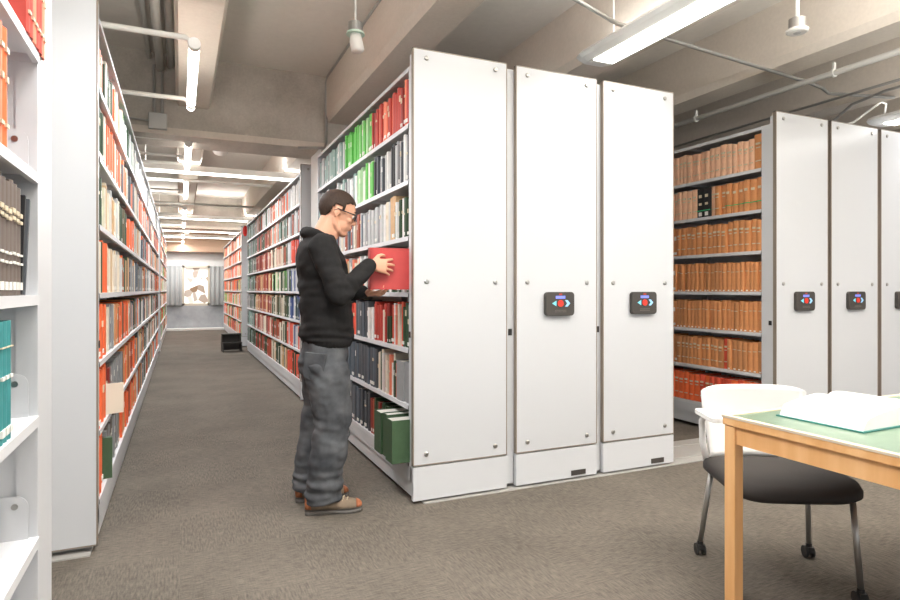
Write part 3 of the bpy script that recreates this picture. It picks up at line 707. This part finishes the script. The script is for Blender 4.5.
# ------------------------------------------------------------------ pipes, conduits, devices under the ceiling
def pipe(name, pts, r, label, mt=PIPEW, group=None, n=10, cat='pipe'):
    o = MB().tube(pts, r, n).build(name, mt, smooth=True); return tag(o, label, cat, group)
pipe('sprinkler_pipe', [(4.40, 5.98, 2.80), (4.40, -1.5, 2.80)], .022, 'white pipe running below the ceiling above the brown volumes, strapped to a rib')
for y in (2.9, 4.2):
    m = MB().tube([(4.40, y - .008, 2.80), (4.40, y + .008, 2.80)], .032, 12); m.box(4.39, 4.41, y - .008, y + .008, 2.83, 3.33 if False else 2.875)
    tag(m.build('pipe_hanger', PIPEW), 'white strap hanger on the pipe below the ceiling, %s' % ('nearer of two' if y < 3 else 'farther of two'), 'pipe hanger', 'pipe hangers')
m = MB().tube([(4.40, 5.98, 2.80), (4.32, 5.98, 2.80), (4.15, 5.96, 2.76)], .03, 12); m.ell((4.22, 5.9, 2.74), (.10, .07, .06)); m.ell((4.42, 5.9, 2.77), (.07, .07, .06))
tag(m.build('pipe_fitting', PIPEW, smooth=True), 'white lumpy pipe fitting above the brown volumes, beside the third panel', 'pipe fitting')
pipe('conduit', [(1.95, 2.80, 2.853), (2.47, 2.99, 2.853), (4.518, 3.21, 2.853), (4.80, 3.26, 2.853), (4.97, 3.32, 2.85), (5.60, 3.17, 2.853)], .013, 'thin grey conduit slanting across the ceiling behind the large pendant lamp', GALV, 'thin conduits')
pipe('conduit', [(5.15, 5.9, 2.83), (5.10, 3.661, 2.83), (5.05, .5, 2.83)], .011, 'thin grey conduit above the farthest right panels, left of its twin', GALV, 'thin conduits')
pipe('conduit', [(5.28, 3.50, 2.6), (5.27, 3.47, 2.70), (5.25, 3.30, 2.79), (5.20, 3.0, 2.81), (5.20, .5, 2.81)], .012, 'grey conduit curving down behind the far right panels', GALV, 'thin conduits')
pipe('cable', [(5.28, 3.52, 2.62), (5.35, 3.5, 2.66), (5.5, 3.45, 2.70), (5.66, 3.40, 2.82), (5.78, 3.38, 2.90), (5.85, 3.38, 2.89), (5.86, 3.40, 2.79)], .010, 'white looping cable feeding the right-edge pendant lamp', PIPEW, cat='cable')
pipe('conduit', [(1.325, .5, 3.30), (1.325, 5.90, 3.30), (1.325, 5.975, 3.26), (1.325, 5.975, 2.66), (1.30, 5.93, 2.60), (1.05, 5.97, 2.585)], .014, 'grey conduit along the rib and down the rough girder above the man', GALV, 'thin conduits')
for i, (x, z, r) in enumerate(((-.075, 3.22, .03), (-.16, 3.18, .034), (-.25, 3.27, .02))):
    pipe('conduit', [(x, -1, z), (x, 5.98, z)], r, ['pale conduit hugging the left side of the aisle rib', 'thickest pale pipe left of the aisle rib', 'slim pale pipe farthest left of the aisle rib'][i], PIPEW, 'conduits beside the aisle rib')
t = thing('junction_box', 'square grey junction box on the rough girder above the left shelves', 'junction box', (-.18, 5.975, 2.70))
MB().box(-.075, .075, -.05, .02, -.07, .07).build('box_body', GALV, t, bevel=.004)
for dx in (-.03, .035): MB().tube([(dx, -.02, .07), (dx, -.02, .50)], .012, 8).build('conduit_stub', GALV, t)
MB().tube([(-.075, -.02, .0), (-.75, -.02, .03)], .010, 8).build('side_conduit', GALV, t)
pipe('sprinkler_pipe', [(-5.99, 2.72, 2.62), (-.36, 2.72, 2.62), (-.15, 2.72, 2.63), (-.12, 2.72, 2.66), (-.12, 2.72, 3.32)], .025, 'white pipe with an elbow and riser, nearest above the left shelves', PIPEW, 'crosswise white pipes')
for i, y in enumerate((5.5, 7.1, 7.9, 9.6, 10.6, 12.2, 16.2, 18.0)):
    pipe('sprinkler_pipe', [(-5.99, y, 2.80), (.03 if i % 2 == 0 else 1.3, y, 2.80)], .02 if i % 2 else .015, 'white crosswise pipe over the aisle, %s from the camera' % ordw(i + 2), PIPEW, 'crosswise white pipes')
def dome_device(loc, drop, label):
    t = thing('ceiling_sensor', label, 'sensor', loc)
    MB().tube([(0, 0, 0), (0, 0, drop)], .010, 8).build('stem', PIPEW, t)
    m = MB().tube([(0, 0, -.06), (0, 0, 0)], [.07, .06], 20); m.build('mount', PIPEW, t)
    return t
t = thing('smoke_detector', 'round white smoke detector hanging from the ceiling at upper right', 'smoke detector', (3.42, 2.48, 2.80))
MB().tube([(0, 0, .04), (0, 0, .52)], .012, 8).build('stem', PIPEW, t)
MB().tube([(0, 0, -.02), (0, 0, .045)], [.047, .047], 24).build('mount_ring', GALV, t)
MB().tube([(0, 0, -.040), (0, 0, -.032), (0, 0, -.02)], [.052, .062, .062], 24).build('detector_head', PIPEW, t)
MB().tube([(0, 0, -.0425), (0, 0, -.040)], [.02, .022], 16).build('centre_vent', mat('sensor_grey', (186, 184, 180), .5), t)
t = thing('wireless_sensor', 'small white hanging sensor below the ceiling, up and left of the blank panel', 'sensor', (1.02, 3.75, 2.86))
MB().tube([(0, 0, .02), (0, 0, .47)], .006, 8).build('stem', PIPEW, t)
MB().tube([(0, 0, -.02), (0, 0, .04)], [.045, .045], 16).build('mount', GALV, t)
MB().tube([(0, 0, -.035), (0, 0, -.02)], [.06, .055], 18).build('collar', mat('pale_green_collar', (200, 222, 206), .5), t)
MB().tube([(0, 0, -.035), (.0, -.01, -.08), (.01, -.02, -.14), (.01, -.02, -.15)], [.035, .042, .042, .03], 14).build('sensor_head', PIPEW, t, smooth=True)
t = thing('ceiling_speaker', 'round white ceiling speaker with dark centre just beyond the rough girder', 'speaker', (.42, 7.3, 2.80))
MB().tube([(0, -.0, .0), (0, -.0, .53)], .010, 8).build('stem', PIPEW, t)
R_ = Matrix.Rotation(math.radians(55), 3, 'X')
def ringz(r0, r1, z0, z1, nm, mt):
    m = MB(); m.M = R_.to_4x4(); m.tube([(0, 0, z0), (0, 0, z1)], [r0, r1], 24); m.build(nm, mt, t)
ringz(.085, .07, -.03, .06, 'speaker_body', PIPEW); ringz(.055, .06, -.036, -.029, 'speaker_mesh', mat('speaker_mesh_grey', (130, 128, 124), .5, var=.3, vscale=60))
t = thing('alarm_light', 'red alarm light on the column above the far right shelves', 'alarm', (1.22, 12.9, 2.38))
MB().box(-.0, .06, -.05, .05, -.06, .08).build('base', mat('alarm_red', (214, 40, 34), .4), t); MB().ell((-.01, 0, .02), (.05, .045, .11)).build('lens', mat('alarm_red', (214, 40, 34), .4), t, smooth=True)
# ------------------------------------------------------------------ the man
PX, PY = .74, 3.36
man = thing('person', 'man in black hooded sweatshirt and grey jeans, standing in the aisle shelving a red book', 'person', (PX, PY, 0))
def V(x, y, z): return Vector((x - PX, y - PY, z))
def remesh(m, name, mt, vox, parent, smooth_it=4, fac=.5, disp=None, post=None, org=None):
    o = m.build(name, mt)
    md = o.modifiers.new('r', 'REMESH'); md.mode = 'VOXEL'; md.voxel_size = vox; md.adaptivity = 0
    s = o.modifiers.new('s', 'SMOOTH'); s.iterations = smooth_it; s.factor = fac
    dg = bpy.context.evaluated_depsgraph_get(); dg.update()
    me = bpy.data.meshes.new_from_object(o.evaluated_get(dg)); o.modifiers.clear()
    old = o.data; o.data = me; bpy.data.meshes.remove(old)
    me.name = name
    if disp:
        me.calc_loop_triangles(); ns = [Vector(v.normal) for v in me.vertices]
        for v, nn in zip(me.vertices, ns): v.co = v.co + nn * disp(v.co)
    me.polygons.foreach_set('use_smooth', [True] * len(me.polygons)); me.update()
    if parent: o.parent = parent
    return o
def ering(c, ax, ay, rx, ry, n=20, pw=1.0):
    return [tuple(c + ax * (rx * math.copysign(abs(math.cos(2 * PI * k / n)) ** pw, math.cos(2 * PI * k / n))) + ay * (ry * math.copysign(abs(math.sin(2 * PI * k / n)) ** pw, math.sin(2 * PI * k / n)))) for k in range(n)]
def limb(m, pts, rad, n=16):
    """round limb with end balls; rad per point or (r1, r2)"""
    P = [Vector(p) for p in pts]; m.tube(P, rad, n)
    m.ell(P[0], (rad[0],) * 3, 12, 8); m.ell(P[-1], (rad[-1],) * 3, 12, 8)

SKIN = mat('skin', (214, 160, 132), .5, spec=.4)
X_, Y_, Z_ = Vector((1, 0, 0)), Vector((0, 1, 0)), Vector((0, 0, 1))
shR, elR, wrR = V(.685, 3.175, 1.425), V(.755, 3.085, 1.175), V(.935, 3.165, 1.335)
shL, elL, wrL = V(.690, 3.545, 1.425), V(.790, 3.53, 1.165), V(.955, 3.345, 1.19)

# head frame
HC = V(.812, 3.36, 1.632); TILT = math.radians(20)
HR = Matrix.Rotation(TILT, 3, 'Y') @ Matrix.Rotation(math.radians(-6), 3, 'Z')
def H_(x, y, z): return HC + HR @ Vector((x, y, z))
b = MB()
def hel(c, r, n=20, m=14, rot=None):
    b.ell(H_(*c), r, n, m, rot=HR @ (rot or Matrix.Identity(3)))
hel((-.010, 0, .030), (.098, .076, .092))          # cranium
hel((.030, 0, .010), (.066, .064, .088))           # forehead and face
hel((.040, 0, -.050), (.052, .054, .062))          # cheeks and mouth
hel((.062, 0, -.098), (.026, .028, .022))          # chin
for s in (-1, 1):
    b.tube([H_(-.012, s * .052, -.036), H_(-.002, s * .049, -.068), H_(.03, s * .036, -.096), H_(.06, s * .014, -.106)], [.014, .015, .016, .014], 10)   # jaw
    hel((.072, s * .028, .026), (.020, .022, .008))       # brow
    hel((.064, s * .040, -.022), (.022, .018, .018))      # cheekbone
    # ear
    hel((-.012, s * .074, -.004), (.020, .007, .031), 14, 10, Matrix.Rotation(math.radians(-s * 14), 3, 'Z'))
    hel((-.010, s * .074, -.026), (.010, .006, .012), 10, 8)
b.tube([H_(.084, 0, .022), H_(.096, 0, -.004), H_(.107, 0, -.024), H_(.098, 0, -.036)], [.009, .010, .013, .008], 10)   # nose
for s in (-1, 1): hel((.095, s * .011, -.030), (.010, .007, .007), 10, 8)
hel((.090, 0, -.053), (.012, .022, .006), 12, 8); hel((.088, 0, -.066), (.011, .019, .007), 12, 8)
b.tube([V(.700, 3.36, 1.44), V(.725, 3.36, 1.50), H_(-.030, 0, -.060), H_(-.028, 0, -.01)], [.066, .059, .055, .055], 18)
b.tube([V(.745, 3.36, 1.47), H_(.012, 0, -.080)], [.045, .044], 14)
# trunk and limbs under the clothes
b.rings([ering(V(x, 3.36, z), X_, Y_, rx, ry) for z, x, rx, ry in ((.86, .735, .10, .15), (.95, .735, .10, .155), (1.08, .735, .095, .14), (1.25, .725, .105, .155), (1.38, .705, .105, .175), (1.45, .700, .075, .13), (1.48, .705, .055, .07))])
for sh, el, wr in ((shR, elR, wrR), (shL, elL, wrL)):
    limb(b, [sh, sh.lerp(el, .5), el], [.048, .044, .038]); limb(b, [el, el.lerp(wr, .3), wr], [.038, .039, .026])
for s, ky, ay in ((-1, 3.265, 3.25), (1, 3.47, 3.465)):
    limb(b, [V(.735, 3.36 + s * .085, .88), V(.75, ky, .48), V(.69, ay, .09)], [.078, .052, .036])
def hand(b, wr, d, nrm, thumb_side, curl, spread=.0, L=1.0):
    """d: towards fingers, nrm: out of the palm, thumb_side: unit vector towards the thumb"""
    d = d.normalized(); nrm = (nrm - d * nrm.dot(d)).normalized(); t = thumb_side - d * thumb_side.dot(d) - nrm * thumb_side.dot(nrm); t.normalize()
    n = 12
    def pr(c, w_, th): return ering(c, t, nrm, w_, th, n, .8)
    b.rings([pr(wr - d * .02, .027, .021), pr(wr + d * .01, .027, .018), pr(wr + d * .04, .038, .016), pr(wr + d * .075, .042, .014), pr(wr + d * .092, .040, .011)])
    for off, ln, r in ((.031, .070, .0088), (.011, .078, .009), (-.010, .072, .0088), (-.029, .056, .008)):
        p = wr + d * (.082 - abs(off - .01) * .25) + t * off; dd = (d + t * (off * spread)).normalized(); q = p.copy(); pts = [q - dd * .012, q]; a = 0
        for f, c in ((.45, curl[0]), (.31, curl[1]), (.24, curl[2])):
            a += c; v = (dd * math.cos(a) + nrm * math.sin(a)).normalized(); q = q + v * ln * f; pts.append(q)
        b.tube(pts, [r, r, r * .96, r * .9, r * .78], 10); b.ell(pts[-1], (r * .78,) * 3, 8, 6)
    base = wr + d * .022 + t * .026; k1 = base + (t * .75 + d * .6 + nrm * .2).normalized() * .036; k2 = k1 + (t * .35 + d * .85 + nrm * .35).normalized() * .028; k3 = k2 + (d * .9 + nrm * .4).normalized() * .022
    b.tube([base - t * .01, base, k1, k2, k3], [.014, .014, .0115, .010, .008], 10); b.ell(k3, (.008,) * 3, 8, 6)
# right hand: laid on the cover that faces the camera
hand(b, wrR + Vector((.012, .004, .004)), Vector((.98, .10, -.10)), Vector((0, 1, -.1)), Vector((0, 0, 1)), (.22, .22, .18), 9)
# left hand: under the lower left corner, fingers coming up in front of the cover
hand(b, wrL + Vector((.012, -.008, -.008)), Vector((.72, -.66, -.02)), Vector((.15, .1, 1)), Vector((-.3, -.6, .2)), (.25, .55, .5), 6)
body = remesh(b, 'body', SKIN, .0042, man, 3, .5)
# face colour parts
LIP = mat('lips', (190, 112, 100), .5)
m = MB(); m.ell(H_(.0985, 0, -.054), (.005, .018, .004), 12, 8, rot=HR); m.ell(H_(.0965, 0, -.063), (.005, .016, .0045), 12, 8, rot=HR); m.build('mouth', LIP, man, smooth=True)
EW = mat('eye_white', (232, 228, 222), .3); EI = mat('eye_iris', (70, 50, 36), .3); HAIR = mat('dark_brown_hair', (58, 44, 36), .7, var=.25, vscale=120, spec=.3)
for s in (-1, 1):
    e = MB().ell(H_(.078, s * .029, .004), (.0125,) * 3, 14, 10).build('eye', EW, man, smooth=True)
    MB().ell(H_(.0885, s * .0285, .001), (.0035, .0055, .0055), 10, 8, rot=HR).build('iris', EI, e, smooth=True)
    MB().tube([H_(.086, s * .014, .031), H_(.090, s * .028, .035), H_(.080, s * .046, .030)], [.003, .0042, .002], 8).build('eyebrow', HAIR, man, smooth=True)
# hair: shell over the cranium, cut at hairline, round the ear and at the nape
b = MB(); n, mm = 56, 40; pts = []; c0 = Vector((-.012, 0, .032)); R0 = Vector((.106, .083, .100))
idx = {}; fs = []
def keep(p):
    x, y, z = p
    if x > .055: line = .072 + (x - .055) * .2
    elif x > .026: line = .058 + (x - .026) * .45
    elif x > .008: line = .012
    elif x > -.036: line = .030
    else: line = max(-.088, .03 - (-.036 - x) * 3.2)
    return z > line and x < .088
for i in range(mm + 1):
    for j in range(n):
        th = PI * i / mm; ph = 2 * PI * j / n; u = Vector((math.sin(th) * math.cos(ph), math.sin(th) * math.sin(ph), math.cos(th)))
        p = Vector((c0.x + u.x * R0.x, c0.y + u.y * R0.y, c0.z + u.z * R0.z)); f = 1 + .02 * noise.noise(u * 9) + .012 * noise.noise(u * 26)
        if u.z < 0: p.z = c0.z + u.z * R0.z * 1.22
        if p.z < .0: p.x += .012 * min(1, -p.z / .06)
        pts.append(Vector((p.x * f, p.y * f, p.z * f)))
for i in range(mm):
    for j in range(n):
        q = (i * n + j, i * n + (j + 1) % n, (i + 1) * n + (j + 1) % n, (i + 1) * n + j)
        if keep(sum((pts[a] for a in q), Vector()) / 4): fs.append(q)
inn = [c0 + (p - c0) * .80 for p in pts]; N0 = len(pts)
from collections import Counter
ec = Counter()
for q in fs:
    for a in range(4): ec[tuple(sorted((q[a], q[(a + 1) % 4])))] += 1
F2 = list(fs) + [tuple(N0 + a for a in reversed(q)) for q in fs]
for q in fs:
    for a in range(4):
        u, v = q[a], q[(a + 1) % 4]
        if ec[tuple(sorted((u, v)))] == 1: F2.append((v, u, N0 + u, N0 + v))
allp = [tuple(H_(*p)) for p in pts + inn]; used = sorted({a for f in F2 for a in f}); mp = {a: i for i, a in enumerate(used)}
b.add([allp[a] for a in used], [tuple(mp[a] for a in f) for f in F2]); b.build('hair', HAIR, man, smooth=True)
# glasses
GL = mat('black_glasses_frame', (38, 36, 40), .35); t = None
gf = MB()
for s in (-1, 1):
    ring = [H_(.100 - .10 * abs(s * .031 + .0235 * math.cos(a) ) * .5, s * .031 + .0235 * math.cos(a), .003 + .0165 * math.sin(a)) for a in [2 * PI * k_ / 20 for k_ in range(21)]]
    gf.tube(ring, .0024, 6); gf.tube([H_(.098, s * .052, .010), H_(.086, s * .070, .012), H_(.03, s * .078, .010), H_(-.012, s * .082, .010), H_(-.03, s * .080, -.006)], [.0036, .0036, .003, .003, .002], 6)
gf.tube([H_(.100, -.008, .006), H_(.103, 0, .009), H_(.100, .008, .006)], .002, 6)
gl = gf.build('glasses', GL, man, smooth=True)
lm = bpy.data.materials.new('dark_lens'); lm.use_nodes = True; bb = lm.node_tree.nodes['Principled BSDF']; bb.inputs['Base Color'].default_value = (.35, .36, .38, 1); bb.inputs['Roughness'].default_value = .05; bb.inputs['Transmission Weight'].default_value = .7
for s in (-1, 1):
    m = MB(); rg = [[H_(.099 + dx - .05 * abs(s * .031 + .022 * math.cos(a)), s * .031 + .022 * math.cos(a), .003 + .015 * math.sin(a)) for a in [2 * PI * k_ / 20 for k_ in range(20)]] for dx in (0, .001)]
    m.rings([[tuple(p) for p in r_] for r_ in rg]); m.build('lens', lm, gl)

# sweatshirt
HOOD = mat('black_sweatshirt', (36, 35, 35), .9, var=.1, vscale=60, spec=.2, bump=.2, bscale=700)
b = MB()
T = ((.885, .738, .128, .168), (.91, .738, .138, .180), (.96, .738, .146, .186), (1.05, .735, .142, .180), (1.16, .728, .138, .180), (1.28, .714, .138, .190), (1.37, .700, .130, .200), (1.43, .690, .112, .195), (1.465, .690, .092, .150), (1.49, .695, .080, .105), (1.505, .70, .070, .080))
b.rings([ering(V(x + .012, 3.36, z), X_, Y_, rx, ry, 28, .9) for z, x, rx, ry in T])
for sh, el, wr in ((shR, elR, wrR), (shL, elL, wrL)):
    d1 = (el - sh).normalized(); d2 = (wr - el).normalized()
    limb(b, [sh + Vector((0, 0, .0)), sh.lerp(el, .5), el - d1 * .01], [.074, .066, .061]); limb(b, [el, el.lerp(wr, .3), el.lerp(wr, .7), wr - d2 * .005], [.060, .060, .047, .040])
# hood lying on the back and round the neck
hp = []
for k_ in range(25):
    a = 2 * PI * k_ / 24; hx = .706 + .068 * math.cos(a); hy = 3.36 + .094 * math.sin(a)
    hp.append(V(hx, hy, 1.484 - .030 * math.cos(a))); 
b.tube(hp, [.022 + .008 * (1 - math.cos(2 * PI * k_ / 24)) / 2 for k_ in range(25)], 12)
b.ell(V(.655, 3.36, 1.452), (.046, .112, .040), 18, 12, rot=Matrix.Rotation(math.radians(-20), 3, 'Y'))
b.ell(V(.632, 3.36, 1.40), (.036, .085, .06), 18, 12)
def fold_h(co):
    z = co.z; f = 0
    p = Vector((co.x * 6, co.y * 6, co.z * 13))
    f += .012 * noise.noise(p) + .006 * noise.noise(p * 2.3)
    if z < 1.02: f += .006 * math.sin(z * 120 + 4 * noise.noise(co * 5)) * max(0, (1.02 - z) / .12) * (1 if z > .93 else 0)
    for el in (elR, elL):
        dd = (co - el).length
        if dd < .12: f += .006 * math.sin(dd * 190 + 3 * noise.noise(co * 9)) * (1 - dd / .12)
    if z < .925: f = -.004 + .0015 * math.sin(math.atan2(co.y, co.x) * 90)
    return f
hd = remesh(b, 'sweatshirt', HOOD, .0075, man, 5, .5, fold_h)
# neck opening: dark lining and cuffs, pocket seam
for sh, el, wr in ((shR, elR, wrR), (shL, elL, wrL)):
    d2 = (wr - el).normalized(); MB().tube([wr - d2 * .035, wr - d2 * .03, wr + d2 * .005, wr + d2 * .010], [.041, .043, .037, .032], 16).build('cuff', HOOD, hd, smooth=True)

# jeans
JEAN = mat('grey_denim', (104, 106, 109), .85, rgb2=(56, 58, 62), vscale=7, spec=.2, bump=.25, bscale=500)
b = MB()
b.rings([ering(V(x, 3.36, z), X_, Y_, rx, ry, 26, .95) for z, x, rx, ry in ((.935, .738, .118, .158), (.88, .736, .124, .166), (.80, .728, .134, .176), (.74, .730, .130, .178), (.70, .735, .110, .170))])
for s, ky, ay, dx in ((-1, 3.254, 3.252, 0.004), (1, 3.470, 3.474, -.028)):
    L_ = [(.80, .728, 3.36 + s * .082, .125, .100), (.68, .742, 3.36 + s * .092, .118, .098), (.58, .752, (3.36 + s * .096), .110, .096), (.46, .752 + dx, ky, .101, .092), (.34, .735 + dx, ky * .5 + ay * .5, .099, .092), (.22, .716 + dx, ay, .097, .092), (.14, .708 + dx, ay, .100, .096), (.085, .706 + dx, ay, .100, .098), (.062, .708 + dx, ay, .094, .093)]
    b.rings([ering(V(x, y, z), X_, Y_, rx, ry, 22) for z, x, y, rx, ry in L_])
def fold_j(co):
    z = co.z; f = .009 * noise.noise(Vector((co.x * 7, co.y * 7, z * 9))) + .006 * noise.noise(Vector((co.x * 20, co.y * 20, z * 28)))
    ang = math.atan2(co.y, co.x)
    if z < .26: f += .011 * (noise.noise(Vector((co.x * 8, co.y * 8, z * 38))) + .3 * math.sin(z * 105 + ang * 1.5)) * min(1, (.26 - z) / .1)
    if .36 < z < .56: f += .012 * noise.noise(Vector((co.x * 9, co.y * 9, z * 26 + co.x * 8))) * (1 - abs(z - .46) / .1)
    if .66 < z < .84: f += .012 * noise.noise(Vector((co.x * 8, co.y * 8, (z + co.x * .7) * 24))) * (1 - abs(z - .75) / .09)
    return f
jn = remesh(b, 'jeans', JEAN, .0075, man, 4, .5, fold_j)
# back pocket (near side) with orange bar tack
def patch(name, mt, zs, xs, ysurf, parent, th=.004):
    m = MB(); m.prism([(xs[0], zs[1]), (xs[1], zs[1]), (xs[1], zs[0] + .02), ((xs[0] + xs[1]) / 2, zs[0]), (xs[0], zs[0] + .02)], 'y', ysurf - th, ysurf); return m.build(name, mt, parent, bevel=.002)
p = MB(); ang = math.radians(38)
pk = MB(); pk.M = Matrix.Translation(V(.655, 3.222, .79)) @ Matrix.Rotation(-ang, 4, 'Z') @ Matrix.Rotation(math.radians(4), 4, 'Y')
pk.prism([(-.06, .075), (.06, .075), (.058, -.055), (0, -.08), (-.058, -.055)], 'y', -.012, .012)
pk.build('back_pocket', JEAN, jn, bevel=.003)

# shoes
SHOE = mat('brown_grey_suede', (128, 112, 94), .85, var=.15, vscale=30); ORG = mat('orange_leather', (168, 102, 66), .7); SOLE = mat('grey_rubber_sole', (92, 88, 84), .7); LACE = mat('tan_laces', (190, 176, 150), .8)
for (hx, hy), (tx, ty) in (((.614, 3.265), (.905, 3.200)), ((.600, 3.478), (.895, 3.452))):
    h = Vector((hx - PX, hy - PY, 0)); tt = Vector((tx - PX, ty - PY, 0)); d = (tt - h); Ls = d.length; a = math.atan2(d.y, d.x)
    MM = Matrix.Translation(h) @ Matrix.Rotation(a, 4, 'Z')
    def shoe(us, name, mt, par=None, sm=True):
        m = MB(); m.M = MM; rings = []
        for u, w_, z0, z1, top in us:
            x = u * Ls; rings.append([(x, -w_ * .96, z0), (x, -w_, z0 + (z1 - z0) * .35), (x, -w_ * .82, z0 + (z1 - z0) * .72), (x, -w_ * top, z1), (x, w_ * top, z1), (x, w_ * .82, z0 + (z1 - z0) * .72), (x, w_, z0 + (z1 - z0) * .35), (x, w_ * .96, z0)])
        m.rings(rings); return m.build(name, mt, par, smooth=sm)
    up = shoe([(.0, .022, .028, .09, .6), (.03, .034, .026, .105, .6), (.14, .039, .026, .112, .6), (.30, .040, .026, .112, .55), (.42, .040, .026, .100, .5), (.56, .044, .026, .084, .5), (.70, .048, .026, .070, .55), (.84, .046, .026, .062, .6), (.94, .036, .026, .052, .6), (.99, .018, .028, .042, .6)], 'shoe', SHOE, man)
    shoe([(-.01, .026, .0, .030, .98), (.04, .039, .0, .030, .98), (.25, .042, .0, .030, .98), (.45, .040, .006, .030, .98), (.70, .052, .0, .030, .98), (.86, .049, .002, .030, .98), (.97, .034, .006, .030, .98), (1.01, .016, .012, .030, .9)], 'sole', SOLE, up, False)
    shoe([(.90, .0425, .032, .062, .55), (.96, .034, .032, .055, .55), (1.0, .018, .032, .045, .5)], 'toe_cap', ORG, up)
    shoe([(-.012, .024, .034, .088, .6), (.02, .037, .034, .096, .6), (.10, .0415, .034, .090, .6)], 'heel_patch', ORG, up)
    m = MB(); m.M = MM
    for q in range(5):
        u = (.44 + .07 * q) * Ls; zt = .101 - .0073 * q * 1.0 - .002; m.tube([(u, -.030, zt - .012), (u + .004, -.016, zt + .003), (u + .010, .016, zt + .003), (u + .014, .030, zt - .012)], .0032, 6)
    m.tube([(.43 * Ls, -.0, .104), (.42 * Ls, -.03, .100), (.46 * Ls, -.045, .08)], .003, 6)
    m.build('laces', LACE, up)

# the red book he is sliding in
t = thing('book', 'large red hardcover book held in both hands of the man at the shelf edge', 'book', (.962, 3.222, 1.203))
RB = bmat('redheld') if 'redheld' in PAL else mat('book_cloth_held', (186, 66, 64), .5, var=.04, vscale=30)
m = MB(); m.box(0, .275, 0, .003, 0, .232); m.box(0, .275, .035, .038, 0, .232); m.box(-.004, .003, 0, .038, 0, .232); m.build('cover', RB, t)
MB().box(.004, .268, .0035, .0345, .004, .228).build('page_block', PAGES, t)
